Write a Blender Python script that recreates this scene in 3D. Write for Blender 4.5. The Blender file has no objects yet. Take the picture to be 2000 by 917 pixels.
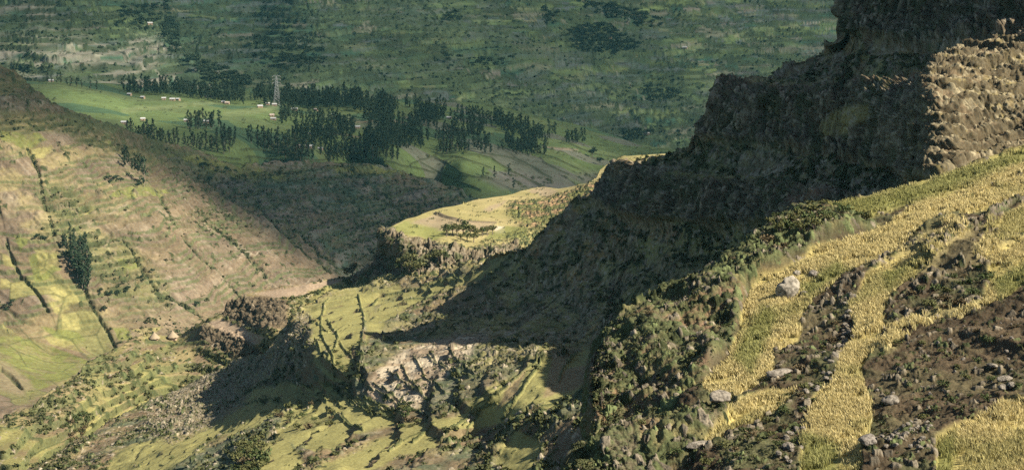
import bpy, math, random
import numpy as np

# ------------------------------------------------------------------ camera, sky, sun, exposure
scn = bpy.context.scene
PITCH = math.radians(-9.0)
FPX = 1000.0 / math.tan(math.radians(18.0))          # focal length in pixels of the 2000 px wide photograph
cam_d = bpy.data.cameras.new("camera")
cam_d.sensor_width = 36.0
cam_d.lens = 18.0 / math.tan(math.radians(18.0))
cam_d.clip_start = 1.0
cam_d.clip_end = 60000.0
cam = bpy.data.objects.new("camera", cam_d)
scn.collection.objects.link(cam)
cam.location = (0, 0, 0)
cam.rotation_euler = (math.radians(90.0) + PITCH, 0, 0)
scn.camera = cam

SUN_EL, SUN_AZ = math.radians(40.0), math.radians(112.0)      # azimuth clockwise from the view direction (+Y)
SUN_DIR = np.array([math.sin(SUN_AZ) * math.cos(SUN_EL), math.cos(SUN_AZ) * math.cos(SUN_EL), math.sin(SUN_EL)])
w = bpy.data.worlds.new("World")
scn.world = w
w.use_nodes = True
nt = w.node_tree
sky = nt.nodes.new("ShaderNodeTexSky")
sky.sky_type = 'NISHITA'
sky.sun_disc = False
sky.sun_elevation = SUN_EL
sky.sun_rotation = SUN_AZ
sky.air_density = 0.7
sky.dust_density = 1.0
sky.ozone_density = 0.3
nt.links.new(sky.outputs[0], nt.nodes["Background"].inputs[0])
nt.nodes["Background"].inputs[1].default_value = 0.05
sun_d = bpy.data.lights.new("sun", 'SUN')
sun_d.energy = 5.0
sun_d.angle = math.radians(0.5)
sun_d.color = (1.0, 0.90, 0.74)
sun = bpy.data.objects.new("sun", sun_d)
scn.collection.objects.link(sun)
from mathutils import Vector
sun.rotation_euler = Vector(-SUN_DIR).to_track_quat('-Z', 'Y').to_euler()
scn.view_settings.view_transform = 'Standard'
scn.view_settings.look = 'None'
scn.view_settings.gamma = 1.0
scn.view_settings.exposure = 1.4
scn.view_settings.use_curve_mapping = False
scn.cycles.max_bounces = 4
scn.cycles.diffuse_bounces = 2
scn.cycles.volume_bounces = 0
scn.cycles.transparent_max_bounces = 8
scn.cycles.use_denoising = False

rng = np.random.default_rng(7)
random.seed(7)
COL = scn.collection

# ------------------------------------------------------------------ numpy noise
def _hash(ix, iy, iz, seed):
    h = (ix.astype(np.uint32) * np.uint32(374761393) + iy.astype(np.uint32) * np.uint32(668265263)
         + iz.astype(np.uint32) * np.uint32(2246822519) + np.uint32((seed * 3266489917) & 0xffffffff))
    h = (h ^ (h >> np.uint32(13))) * np.uint32(1274126177)
    h = (h ^ (h >> np.uint32(16))) * np.uint32(2654435761)
    return ((h ^ (h >> np.uint32(15))) >> np.uint32(8)).astype(np.float32) * np.float32(1.0 / 16777216.0)

def vnoise(x, y, z=None, seed=0):
    x = np.asarray(x, np.float32); y = np.asarray(y, np.float32)
    xf = np.floor(x); yf = np.floor(y)
    ix = xf.astype(np.int64); iy = yf.astype(np.int64)
    fx = x - xf; fy = y - yf
    fx = fx * fx * (3 - 2 * fx); fy = fy * fy * (3 - 2 * fy)
    if z is None:
        iz = np.zeros_like(ix)
        a = _hash(ix, iy, iz, seed); b = _hash(ix + 1, iy, iz, seed)
        c = _hash(ix, iy + 1, iz, seed); d = _hash(ix + 1, iy + 1, iz, seed)
        return (a + (b - a) * fx) * (1 - fy) + (c + (d - c) * fx) * fy
    z = np.asarray(z, np.float32)
    zf = np.floor(z); iz = zf.astype(np.int64); fz = z - zf
    fz = fz * fz * (3 - 2 * fz)
    r = 0
    for k, wz in ((0, 1 - fz), (1, fz)):
        a = _hash(ix, iy, iz + k, seed); b = _hash(ix + 1, iy, iz + k, seed)
        c = _hash(ix, iy + 1, iz + k, seed); d = _hash(ix + 1, iy + 1, iz + k, seed)
        r = r + ((a + (b - a) * fx) * (1 - fy) + (c + (d - c) * fx) * fy) * wz
    return r

def fbm(x, y, z=None, oct=4, seed=0, gain=0.5, ridged=False):
    t = 0; amp = 1.0; tot = 0; f = 1.0
    for o in range(oct):
        n = vnoise(x * f + 17.3 * o, y * f - 9.1 * o, None if z is None else z * f + 4.7 * o, seed + o)
        n = (1 - np.abs(2 * n - 1)) if ridged else n
        t = t + n * amp; tot += amp
        amp *= gain; f *= 2.03
    return t / tot            # 0..1

def worley(x, y, seed=0):
    """2-D cells: distance to the nearest point (cell units), its random id and the gap to the second nearest."""
    x = np.asarray(x, np.float32); y = np.asarray(y, np.float32)
    ix = np.floor(x).astype(np.int64); iy = np.floor(y).astype(np.int64)
    d1 = np.full(x.shape, 9.0, np.float32); d2 = d1.copy(); rid = np.zeros(x.shape, np.float32)
    zz = np.zeros_like(ix)
    for a in (-1, 0, 1):
        for b in (-1, 0, 1):
            cx = ix + a; cy = iy + b
            px = cx + 0.1 + 0.8 * _hash(cx, cy, zz, seed); py = cy + 0.1 + 0.8 * _hash(cx, cy, zz + 1, seed)
            d = np.sqrt((px - x) ** 2 + (py - y) ** 2).astype(np.float32)
            r = _hash(cx, cy, zz + 2, seed)
            m = d < d1
            d2 = np.where(m, d1, np.minimum(d2, d))
            rid = np.where(m, r, rid); d1 = np.where(m, d, d1)
    return d1, rid, d2 - d1

def sstep(a, b, x):
    t = np.clip((x - a) / (b - a), 0, 1)
    return t * t * (3 - 2 * t)

# ------------------------------------------------------------------ rays of the survey
CP, SP = math.cos(PITCH), math.sin(PITCH)
def ray(u, v):
    x = (np.asarray(u, float) - 1000.0) / FPX
    y = (458.5 - np.asarray(v, float)) / FPX
    n = np.sqrt(1 + x * x + y * y)
    return np.stack([x / n, (CP - y * SP) / n, (SP + y * CP) / n], -1)

def rbf_fit(pts):
    p = np.array(pts, float)
    c = p[:, :2] / 1000.0; val = np.log(p[:, 2])
    n = len(c)
    r = np.linalg.norm(c[:, None] - c[None], axis=2)
    A = np.zeros((n + 3, n + 3))
    A[:n, :n] = -(r ** 1.5) - 2e-5 * np.eye(n) * -1
    A[:n, n] = 1; A[:n, n + 1:] = c
    A[n:, :n] = A[:n, n:].T
    s = np.linalg.solve(A, np.concatenate([val, [0, 0, 0]]))
    return c, s

def rbf_eval(fit, u, v):
    c, s = fit
    U = (np.asarray(u, np.float32) / 1000.0).ravel(); V = (np.asarray(v, np.float32) / 1000.0).ravel()
    out = np.full(U.shape, s[len(c)], np.float32) + s[len(c) + 1] * U + s[len(c) + 2] * V
    for i in range(len(c)):
        r2 = (U - c[i, 0]) ** 2 + (V - c[i, 1]) ** 2
        out -= np.float32(s[i]) * r2 ** 0.75
    return np.exp(out).reshape(np.shape(u))

def poly_sd(poly, u, v):
    """signed distance in pixels, negative inside"""
    P = np.array(poly, np.float32)
    d = np.full(u.shape, 1e9, np.float32); ins = np.zeros(u.shape, bool)
    for i in range(len(P)):
        a = P[i]; b = P[(i + 1) % len(P)]
        e = b - a; L = float(e @ e) + 1e-9
        t = np.clip(((u - a[0]) * e[0] + (v - a[1]) * e[1]) / L, 0, 1)
        d = np.minimum(d, (u - a[0] - t * e[0]) ** 2 + (v - a[1] - t * e[1]) ** 2)
        if a[1] != b[1]:
            c = ((a[1] > v) != (b[1] > v)) & (u < (b[0] - a[0]) * (v - a[1]) / (b[1] - a[1]) + a[0])
            ins ^= c
    d = np.sqrt(d)
    return np.where(ins, -d, d)

def line_d(pl, u, v):
    P = np.array(pl, np.float32)
    d = np.full(u.shape, 1e9, np.float32)
    for a, b in zip(P[:-1], P[1:]):
        e = b - a; L = float(e @ e) + 1e-9
        t = np.clip(((u - a[0]) * e[0] + (v - a[1]) * e[1]) / L, 0, 1)
        d = np.minimum(d, (u - a[0] - t * e[0]) ** 2 + (v - a[1] - t * e[1]) ** 2)
    return np.sqrt(d)

class Sheet:
    def __init__(s, name, top, bot, pts, du, nv, u0, u1, skirt=0.12, skn=14):
        s.name = name; s.skn = skn
        top = np.array(top, float); bot = np.array(bot, float)
        uf = np.linspace(u0, u1, 6000)
        tf = np.interp(uf, top[:, 0], top[:, 1])
        sl = np.minimum(np.abs(np.gradient(tf, uf)), 6.0)
        dens_u = np.where((uf < -50) | (uf > 2050), 0.22, 1.0)
        cum = np.concatenate([[0], np.cumsum(np.sqrt(1 + (0.8 * sl[1:]) ** 2) * dens_u[1:] * np.diff(uf))])
        nu = int(cum[-1] / du)
        s.us = np.interp(np.linspace(0, cum[-1], nu), cum, uf)
        s.vt = np.interp(s.us, top[:, 0], top[:, 1]); s.vb = np.interp(s.us, bot[:, 0], bot[:, 1])
        t = np.linspace(0, 1, nv)
        s.U = np.repeat(s.us[None], nv, 0).astype(np.float32)
        s.V = (s.vt[None] + (s.vb - s.vt)[None] * t[:, None]).astype(np.float32)
        fit = rbf_fit(pts)
        D = rbf_eval(fit, s.U, s.V)
        P = (ray(s.U, s.V) * D[..., None])
        # the far side of the crest: goes on away from the camera and bends down
        if skirt:
            c = P[0]; h = c[:, :2] / np.linalg.norm(c[:, :2], axis=1)[:, None]
            rows = []
            step = np.linalg.norm(P[0] - P[1], axis=1).mean()
            R = np.linalg.norm(c, axis=1)
            for k in range(skn, 0, -1):
                f = (k / skn) ** 2
                q = c.copy()
                dist = R * skirt * f + 0.3 * k
                q[:, :2] += h * dist[:, None]
                q[:, 2] += c[:, 2] / R * dist - 0.15 * dist - 0.75 * dist * f
                rows.append(q)
            P = np.concatenate([np.array(rows), P], 0)
            s.U = np.concatenate([np.repeat(s.us[None], skn, 0), s.U], 0).astype(np.float32)
            s.V = np.concatenate([np.repeat(s.vt[None], skn, 0) - np.arange(skn, 0, -1)[:, None] * 0.5, s.V], 0).astype(np.float32)
        else:
            s.skn = 0
        s.P = P
        s.update()
    def update(s):
        P = s.P
        gu = np.gradient(P, axis=1); gv = np.gradient(P, axis=0)
        n = np.cross(gv, gu)
        n /= np.linalg.norm(n, axis=2)[..., None] + 1e-12
        s.N = n
        s.X, s.Y, s.Z = [P[..., i].astype(np.float32) for i in range(3)]
    def displace(s, h, vert=0.0):
        n = s.N * (1 - vert); n[..., 2] += vert
        s.P = s.P + n * h[..., None]
    def at(s, u, v):
        """point on the finished surface seen at photograph pixel u, v"""
        fu = np.interp(u, s.us, np.arange(len(s.us)))
        i = int(min(max(fu, 0), len(s.us) - 1.001)); a = fu - i
        vt = s.vt[i] * (1 - a) + s.vt[i + 1] * a; vb = s.vb[i] * (1 - a) + s.vb[i + 1] * a
        nv = s.P.shape[0] - s.skn
        fv = np.clip((v - vt) / (vb - vt), 0, 1) * (nv - 1) + s.skn
        j = int(min(fv, s.P.shape[0] - 1.001)); b = fv - j
        P = s.P
        return (P[j, i] * (1 - a) + P[j, i + 1] * a) * (1 - b) + (P[j + 1, i] * (1 - a) + P[j + 1, i + 1] * a) * b
    def build(s, mat, col):
        r, c = s.P.shape[:2]
        idx = np.arange(r * c).reshape(r, c)
        q = np.stack([idx[:-1, :-1], idx[1:, :-1], idx[1:, 1:], idx[:-1, 1:]], -1).reshape(-1, 4)
        o = mesh_np(s.name, s.P.reshape(-1, 3), q, mat, col.reshape(-1, 3))
        o["kind"] = "structure"
        s.obj = o
        return o

def mesh_np(name, verts, faces, mat, col=None, smooth=True):
    me = bpy.data.meshes.new(name)
    verts = np.ascontiguousarray(verts, np.float32); faces = np.ascontiguousarray(faces, np.int32)
    k = faces.shape[1]
    me.vertices.add(len(verts)); me.loops.add(faces.size); me.polygons.add(len(faces))
    me.vertices.foreach_set("co", verts.ravel())
    me.loops.foreach_set("vertex_index", faces.ravel())
    me.polygons.foreach_set("loop_start", np.arange(0, faces.size, k, dtype=np.int32))
    me.polygons.foreach_set("use_smooth", np.full(len(faces), smooth))
    if col is not None:
        a = me.attributes.new("cover", 'FLOAT_COLOR', 'POINT')
        c4 = np.ones((len(verts), 4), np.float32); c4[:, :3] = np.clip(col, 0.002, 0.985)
        a.data.foreach_set("color", c4.ravel())
    me.update(calc_edges=True)
    me.materials.append(mat)
    o = bpy.data.objects.new(name, me)
    COL.objects.link(o)
    return o

# ------------------------------------------------------------------ materials
def N_(nt, typ, **kw):
    n = nt.nodes.new(typ)
    for k, v in kw.items():
        setattr(n, k, v)
    return n

def cover_mat(name, scale, bump=0.0, var=0.35, rough=0.9):
    """surface cover read from the mesh, broken up by procedural noise"""
    m = bpy.data.materials.new(name); m.use_nodes = True
    nt = m.node_tree; b = nt.nodes["Principled BSDF"]
    b.inputs["Roughness"].default_value = rough
    b.inputs["Specular IOR Level"].default_value = 0.1
    at = N_(nt, "ShaderNodeAttribute", attribute_name="cover")
    tc = N_(nt, "ShaderNodeTexCoord")
    no = N_(nt, "ShaderNodeTexNoise"); no.inputs["Scale"].default_value = scale
    no.inputs["Detail"].default_value = 4; no.inputs["Roughness"].default_value = 0.65
    nt.links.new(tc.outputs["Object"], no.inputs["Vector"])
    mr = N_(nt, "ShaderNodeMapRange")
    mr.inputs["From Min"].default_value = 0.3; mr.inputs["From Max"].default_value = 0.7
    mr.inputs["To Min"].default_value = 1 - var; mr.inputs["To Max"].default_value = 1 + var
    nt.links.new(no.outputs[0], mr.inputs["Value"])
    mx = N_(nt, "ShaderNodeVectorMath", operation='MULTIPLY')
    nt.links.new(at.outputs["Color"], mx.inputs[0]); nt.links.new(mr.outputs[0], mx.inputs[1])
    nt.links.new(mx.outputs[0], b.inputs["Base Color"])
    if bump:
        bp = N_(nt, "ShaderNodeBump"); bp.inputs["Distance"].default_value = bump
        bp.inputs["Strength"].default_value = 0.8
        nt.links.new(no.outputs[0], bp.inputs["Height"]); nt.links.new(bp.outputs[0], b.inputs["Normal"])
    return m

def plain_mat(name, col, var=0.25, scale=3.0, rough=0.85, spec=0.15):
    m = bpy.data.materials.new(name); m.use_nodes = True
    nt = m.node_tree; b = nt.nodes["Principled BSDF"]
    b.inputs["Roughness"].default_value = rough
    b.inputs["Specular IOR Level"].default_value = spec
    tc = N_(nt, "ShaderNodeTexCoord")
    no = N_(nt, "ShaderNodeTexNoise"); no.inputs["Scale"].default_value = scale; no.inputs["Detail"].default_value = 4
    nt.links.new(tc.outputs["Object"], no.inputs["Vector"])
    mx = N_(nt, "ShaderNodeMix", data_type='RGBA')
    mx.inputs["A"].default_value = tuple(c * (1 - var) for c in col) + (1,)
    mx.inputs["B"].default_value = tuple(c * (1 + var) for c in col) + (1,)
    nt.links.new(no.outputs[0], mx.inputs["Factor"])
    nt.links.new(mx.outputs["Result"], b.inputs["Base Color"])
    return m
# ------------------------------------------------------------------ surface covers (linear base colours)
C = dict(soil=(.118, .088, .053), tan=(.205, .156, .108), dry=(.22, .185, .085), green=(.122, .130, .040), lawn=(.188, .176, .068), lush=(.10, .165, .034),
         gold=(.42, .35, .13), rock=(.105, .084, .056), pale=(.38, .325, .235), scrub=(.036, .043, .018), scrubl=(.10, .11, .034),
         red=(.20, .115, .072), yel=(.19, .172, .066), grey=(.16, .145, .125), dgreen=(.036, .070, .040))
C = {k: np.array(v, np.float32) for k, v in C.items()}

def base_cover(shape, c):
    return np.broadcast_to(C[c], shape + (3,)).astype(np.float32).copy()

def lay(col, m, c, var=None):
    c = C[c] if isinstance(c, str) else c
    t = c if var is None else c * var[..., None]
    col += (t - col) * np.clip(m, 0, 1)[..., None]

def polys(s, wu, wv, plist, soft=3.0):
    m = np.zeros(s.U.shape, np.float32)
    uu = s.U + wu; vv = s.V + wv
    for p in plist:
        pa = np.array(p); lo = pa.min(0) - 15; hi = pa.max(0) + 15
        k = (uu > lo[0]) & (uu < hi[0]) & (vv > lo[1]) & (vv < hi[1])
        if k.any():
            d = poly_sd(p, uu[k], vv[k])
            m[k] = np.maximum(m[k], sstep(soft, -soft, d))
    return m

def lines(s, wu, wv, llist, width=3.0):
    """soft ridge 0..1 along polylines (pixel width)"""
    m = np.zeros(s.U.shape, np.float32)
    uu = s.U + wu; vv = s.V + wv
    for p in llist:
        pa = np.array(p); lo = pa.min(0) - 3 * width - 4; hi = pa.max(0) + 3 * width + 4
        k = (uu > lo[0]) & (uu < hi[0]) & (vv > lo[1]) & (vv < hi[1])
        if k.any():
            m[k] = np.maximum(m[k], sstep(width, width * 0.25, line_d(p, uu[k], vv[k])))
    return m

def warp(s, f, amp, seed):
    a = (fbm(s.X * f, s.Y * f, s.Z * f, 3, seed) - 0.5) * 2 * amp
    b = (fbm(s.X * f, s.Y * f, s.Z * f, 3, seed + 50) - 0.5) * 2 * amp
    return a, b

def bumps(s, cell, rad, dens, seed, q=None):
    """ragged clumps (0..1 height) of random size, each kept where its random number is below the density"""
    x, y = (s.X, s.Y) if q is None else q
    f = 2.1 / cell
    wx = (vnoise(x * f, y * f, s.Z * f, seed + 5) - .5) * cell * .75 + (vnoise(x * f * 2.7, y * f * 2.7, s.Z * f * 2.7, seed + 7) - .5) * cell * .35
    wy = (vnoise(x * f, y * f, s.Z * f, seed + 6) - .5) * cell * .75 + (vnoise(x * f * 2.7, y * f * 2.7, s.Z * f * 2.7, seed + 8) - .5) * cell * .35
    d, rid, gap = worley((x + wx) / cell, (y + wy) / cell, seed)
    r = rad / cell * (0.5 + 0.9 * ((rid * 7.13) % 1))
    h = np.clip(1 - (d / r) ** 2, 0, 1) ** .7 * (rid < dens)
    return h * (0.45 + 0.8 * ((rid * 13.7) % 1)) * (.5 + vnoise(x * 3.1 / cell, y * 3.1 / cell, s.Z * 3.1 / cell, seed + 9)), rid

def billow(s, L, seed, oct=2):
    """lumpy growth: rounded heads between creases, 0..1"""
    t = 0; tot = 0; a = 1.0
    for o in range(oct):
        f = (2.1 ** o) / L
        n = vnoise(s.X * f, s.Y * f, s.Z * f, seed + o)
        t = t + np.abs(2 * n - 1) ** .8 * a; tot += a; a *= .5
    return t / tot * 1.6

def terrace(z, step, w=.2, lip=.12):
    """vertical shift that turns a slope into treads and risers, and the mask of the risers"""
    t = z / step; k = np.floor(t); f = t - k
    g = np.where(f < 1 - w, lip * f / (1 - w), lip + (1 - lip) * (f - 1 + w) / w)
    return step * (k + g - t), sstep(1 - w - .08, 1 - w + .04, f)

def columns(s, cell, seed, block=7.0):
    """upright prismatic columns: how far each stands out (0..1), and the cracks between them"""
    lx = s.X + (vnoise(s.X / (cell * 4), s.Y / (cell * 4), s.Z / (cell * 6), seed) - .5) * cell * 1.2
    ly = s.Y + (vnoise(s.X / (cell * 4), s.Y / (cell * 4), s.Z / (cell * 6), seed + 1) - .5) * cell * 1.2
    d, rid, gap = worley(lx / cell, ly / cell, seed)
    lev = np.floor(s.Z / block + rid * 3.0)
    q = _hash((rid * 4096).astype(np.int64), lev.astype(np.int64), np.zeros(lev.shape, np.int64), seed)
    fl = (s.Z / block + rid * 3.0) % 1.0
    return .45 * rid + .55 * q, np.maximum(sstep(.16, .02, gap), sstep(.07, .0, np.minimum(fl, 1 - fl)) * .8), q

def blocks(s, cell, dens, seed):
    """angular stones with flat heads"""
    x = s.X + .7 * s.Z; y = s.Y - .5 * s.Z
    f = 1.5 / cell
    d, rid, gap = worley((x + (vnoise(x * f, y * f, None, seed + 3) - .5) * cell * .5) / cell, (y + (vnoise(x * f, y * f, None, seed + 4) - .5) * cell * .5) / cell, seed)
    on = rid < dens
    hh = (rid * 7.77) % 1
    return on * (.25 + .75 * hh) * sstep(.02, .22, gap), (rid * 31.3) % 1

def lift(s, dz):
    s.P[..., 2] += dz
    s.update()

# ------------------------------------------------------------------ far hillside
def make_far():
    pts = [(-150,-420,3500),(500,-420,3700),(1000,-420,3900),(1800,-420,4200),
     (-150,0,2500),(100,0,2500),(330,0,2750),(480,0,2900),(700,0,2800),(900,0,2950),(1200,0,3150),(1500,0,3350),(1750,0,3500),
     (0,80,2250),(150,90,2220),(300,80,2420),(350,60,2600),(480,90,2500),(600,80,2500),(750,90,2550),(1000,90,2750),(1300,90,2950),(1600,90,3150),
     (-150,180,2000),(100,160,2000),(250,150,2020),(400,170,2050),(550,170,2120),(750,180,2250),(1000,200,2450),(1200,220,2600),(1500,200,2800),
     (0,300,1900),(400,300,1900),(800,320,2080),(1200,330,2300),(1600,320,2500),(400,420,1850),(1000,420,2100),(1700,450,2300),(-700,-420,3400),(-700,0,2450),(-700,180,1950),(-700,300,1850),(2300,-420,4400),(2300,0,3800),(2300,200,3200),(2300,400,2700)]
    s = Sheet("far_hillside", [(-200,-420),(2000,-420)], [(-200,230),(300,230),(700,240),(1000,260),(1200,330),(1450,330),(1800,150)], pts, 1.9, 400, -700, 2300, skirt=0.3)
    x, y, z = s.X, s.Y, s.Z
    # spurs and gullies
    g = fbm(x / 420 + 0.3 * (y / 420), y / 900, None, 3, 11, ridged=True)
    g2 = fbm((x + 0.35 * y) / 130 + fbm(x / 200, y / 200, None, 2, 5), (y - .3 * x) / 420, None, 3, 12, ridged=True)
    inside = sstep(-200, -20, s.V) * 0.8 + 0.2
    s.displace((g - 0.6) * 34 * inside + (g2 - 0.55) * 11, vert=0.6)
    s.update()
    tz, tr = terrace(s.Z + 12 * fbm(s.X / 130, s.Y / 130, None, 3, 23), 9.5, .2)
    tr = tr * sstep(.36, .5, fbm(s.X / 70, s.Z / 12, None, 3, 29))
    lift(s, 1.25 * tz * sstep(.25, .4, fbm(s.X / 90, s.Y / 90, None, 3, 24)))
    x, y, z = s.X, s.Y, s.Z
    wu, wv = warp(s, 1 / 40, 5, 3)
    col = base_cover(s.U.shape, 'dgreen')
    # terraced fields: patches stretched along the contour
    zz = z + 8 * fbm(x / 90, y / 90, None, 3, 21)
    d, rid, gap = worley((x + 9 * fbm(x / 25, zz / 3, None, 2, 22)) / 34 + zz * 0.01, zz / 4.2, 31)
    patch = fbm(x / 300, y / 300, None, 3, 41)
    lay(col, sstep(.35, .6, rid) * 0.75, 'green', 0.5 + 0.75 * ((rid * 9.1) % 1) ** 2)
    lay(col, sstep(.2, .06, gap) * .35, 'scrub')
    lay(col, (rid > 0.84) * sstep(.4, .55, patch), 'tan', 0.6 + 0.5 * ((rid * 5.7) % 1))
    lay(col, (rid > 0.95) * 0.6, 'yel', .7 + 0 * rid)
    lay(col, (rid < 0.24) * 0.75, 'grey', np.float32(.62) + 0 * rid)
    # larger plots on the right half
    d5, rid5, gap5 = worley((x + 16 * fbm(x / 40, zz / 6, None, 2, 27)) / 78, (zz + 5 * fbm(x / 50, zz / 9, None, 2, 28)) / 8.5, 32)
    rt = sstep(620, 900, s.U) * .9 + .25
    lay(col, (rid5 > .42) * rt * .55, 'green', .5 + .9 * ((rid5 * 17.3) % 1) ** 1.5)
    lay(col, (rid5 > .9) * rt * .6, 'tan', .8 + 0 * rid)
    lay(col, (rid5 < .22) * rt * .5, 'grey', np.float32(.5) + 0 * rid)
    lay(col, sstep(.1, .03, gap5) * rt * .7, 'scrub')
    # dark terrace risers with hedges, broken
    fr = (zz / 4.4) % 1.0
    ris = sstep(.0, .06, fr) * sstep(.36, .2, fr) * sstep(.36, .52, fbm(x / 45, zz / 6, None, 3, 44))
    # brown eroded slopes at the left
    brown = polys(s, wu * 3, wv * 3, [[(-200,-50),(60,-10),(130,60),(200,75),(290,140),(330,160),(120,165),(-200,150)], [(250,60),(300,50),(330,110),(280,130),(230,110)]], 14)
    lay(col, brown * sstep(.35, .65, fbm(x / 45, zz / 9, None, 4, 46)) * .85, 'tan', 1.0 + 0 * rid)
    lay(col, np.maximum(ris * .5, tr * .95), 'scrub', .8 + 0 * rid)
    scr = sstep(.42, .62, fbm(x / 170, y / 170 + z / 60, None, 4, 47))
    lay(col, scr * 0.45, 'scrub', np.float32(1.6) + 0 * rid)
    # gully lines, tracks
    gul = lines(s, wu, wv, [[(330,-20),(350,60),(345,100),(380,120),(470,165)],[(595,-10),(620,60),(680,120),(730,180)],[(800,-20),(860,40),(940,90),(1010,150)],
        [(1345,-5),(1390,45),(1420,80),(1500,120)],[(1180,150),(1240,210),(1310,275)],[(120,-10),(170,40),(250,110),(290,135)],[(460,5),(400,55),(375,110)],[(1040,140),(1080,200),(1100,250)]], 3.2) * sstep(.3, .5, fbm(x / 30, y / 30, None, 3, 25))
    lay(col, gul * 0.8, 'scrub')
    trk = lines(s, wu, wv, [[(690,40),(780,20),(830,45)],[(840,130),(900,140),(990,150)],[(620,70),(660,80)],[(1400,50),(1440,70),(1490,120)],[(1080,30),(1150,60),(1190,120),(1260,190)],[(210,90),(300,130),(350,150)],[(1210,200),(1300,280)]], 1.5) * sstep(.35, .5, fbm(x / 40, y / 40, None, 3, 26))
    lay(col, trk * 0.6, 'tan')
    h, rid2 = bumps(s, 10, 3.6, sstep(.4, .65, fbm(x / 120, y / 120, None, 3, 52)) * 0.7, 51)
    lay(col, sstep(.05, .3, h), 'scrub', 0.7 + 0.4 * rid2)
    s.displace(h * 3.6 + ris * 1.8 - gul * 3, vert=0.8)
    col *= np.array([.78, .96, 1.12], np.float32)  # teal of the distant haze tinted into the cover colour
    s.bush = np.clip(ris * .3 + tr + scr * .45 + gul, 0, 1) * (s.V > -60)
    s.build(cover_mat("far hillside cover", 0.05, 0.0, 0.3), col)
    return s

# ------------------------------------------------------------------ village plateau
def make_plateau():
    pts = [(-150,150,1900),(80,160,1850),(250,170,1900),(430,185,1920),(600,195,1950),(800,205,2000),(950,220,2060),(1100,250,2080),(1220,285,2050),(1320,300,2000),
     (100,200,1600),(250,215,1640),(500,230,1680),(750,250,1720),(950,270,1780),(1100,290,1850),(1200,320,1850),
     (230,245,1430),(330,300,1380),(450,300,1430),(600,300,1480),(750,310,1500),(900,320,1600),(1000,320,1680),(1100,330,1720),
     (300,350,1420),(500,345,1500),(700,345,1570),(850,370,1620),(945,388,1520),(1000,400,1500),(1050,370,1600),(1150,360,1700),(1000,450,1420),(1200,420,1500),(-150,250,1400),(0,250,1400),(-500,150,1900),(-500,260,1400)]
    s = Sheet("village_plateau", [(-150,150),(80,158),(250,165),(430,175),(700,190),(950,205),(1150,250),(1250,285),(1400,300)], [(-150,270),(200,290),(350,345),(800,365),(950,430),(1250,430),(1400,420)], pts, 1.6, 190, -500, 1400, skirt=0.12)
    x, y, z = s.X, s.Y, s.Z
    s.displace((fbm(x / 130, y / 130, None, 4, 61) - .5) * 9, vert=1)
    s.update(); x, y, z = s.X, s.Y, s.Z
    wu, wv = warp(s, 1 / 30, 3, 63)
    col = base_cover(s.U.shape, 'green')
    col *= (0.75 + 0.5 * fbm(x / 70, y / 70, None, 4, 64))[..., None]
    d, rid, gap = worley(x / 55 + .2 * fbm(x / 40, y / 40, None, 2, 66), y / 38 + .3 * fbm(x / 40, y / 40, None, 2, 67), 65)
    right = sstep(560, 800, s.U)
    lay(col, (rid > .7) * .35, 'yel', 0.6 + 0.4 * ((rid * 7.7) % 1))
    lay(col, (rid < .16) * right * .8, 'tan', np.float32(.75) + 0 * rid)
    lay(col, (rid > .3) * (rid < .45) * .6, 'dgreen')
    # bright strips of ripe crop
    yl = lines(s, wu, wv, [[(240,214),(300,212),(360,208)],[(440,222),(500,220),(540,212)],[(380,205),(430,200)]], 7)
    lay(col, yl * .6, 'yel', np.float32(1.0) + 0 * rid)
    # hedges between the fields, terrace lips
    hed = sstep(.07, .02, gap) * sstep(.4, .55, fbm(x / 50, y / 50, None, 2, 68)) * sstep(700, 830, s.U)
    ter = lines(s, wu * 1.3, wv * 1.3, [[(330,292),(400,308),(470,318)],[(470,298),(540,300),(600,305)],[(480,312),(560,316),(640,314)],[(330,312),(420,322),(520,332),(600,326)],
        [(600,318),(690,322),(760,318)],[(690,312),(780,322),(850,340)],[(800,322),(850,305),(900,310),(960,330)],[(820,320),(880,350),(940,372)],[(850,308),(900,340),(960,352)],[(905,300),(960,310),(1000,340),(1060,365)],
        [(940,300),(1010,315),(1080,350)],[(1000,275),(1060,300),(1130,330)],[(1100,275),(1160,300),(1210,310)],[(1060,320),(1110,345)],[(500,285),(530,290),(560,285)]], 2.2)
    hed = np.maximum(hed * .8, ter)
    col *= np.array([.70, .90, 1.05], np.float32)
    bare = polys(s, wu, wv, [[(930,345),(1010,335),(1060,350),(1120,362),(1060,372),(980,370)], [(1080,345),(1160,335),(1210,345),(1150,362)]], 8)
    lay(col, bare * .75, 'grey', np.float32(.75) + 0 * rid)
    lay(col, lines(s, wu, wv, [[(690,240),(760,238),(800,245)],[(640,262),(700,268),(760,275)],[(1060,285),(1130,292)],[(520,180),(600,190)]], 2.5) * .7, 'tan')
    lay(col, hed * .85, 'scrub')
    h, rid2 = bumps(s, 9, 2.6, 0.10 + .35 * bare, 71)
    lay(col, sstep(.05, .3, h), 'scrub')
    s.displace(h * 2.2 + hed * 1.6, vert=1)
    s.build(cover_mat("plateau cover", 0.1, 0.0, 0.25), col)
    return s

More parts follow.
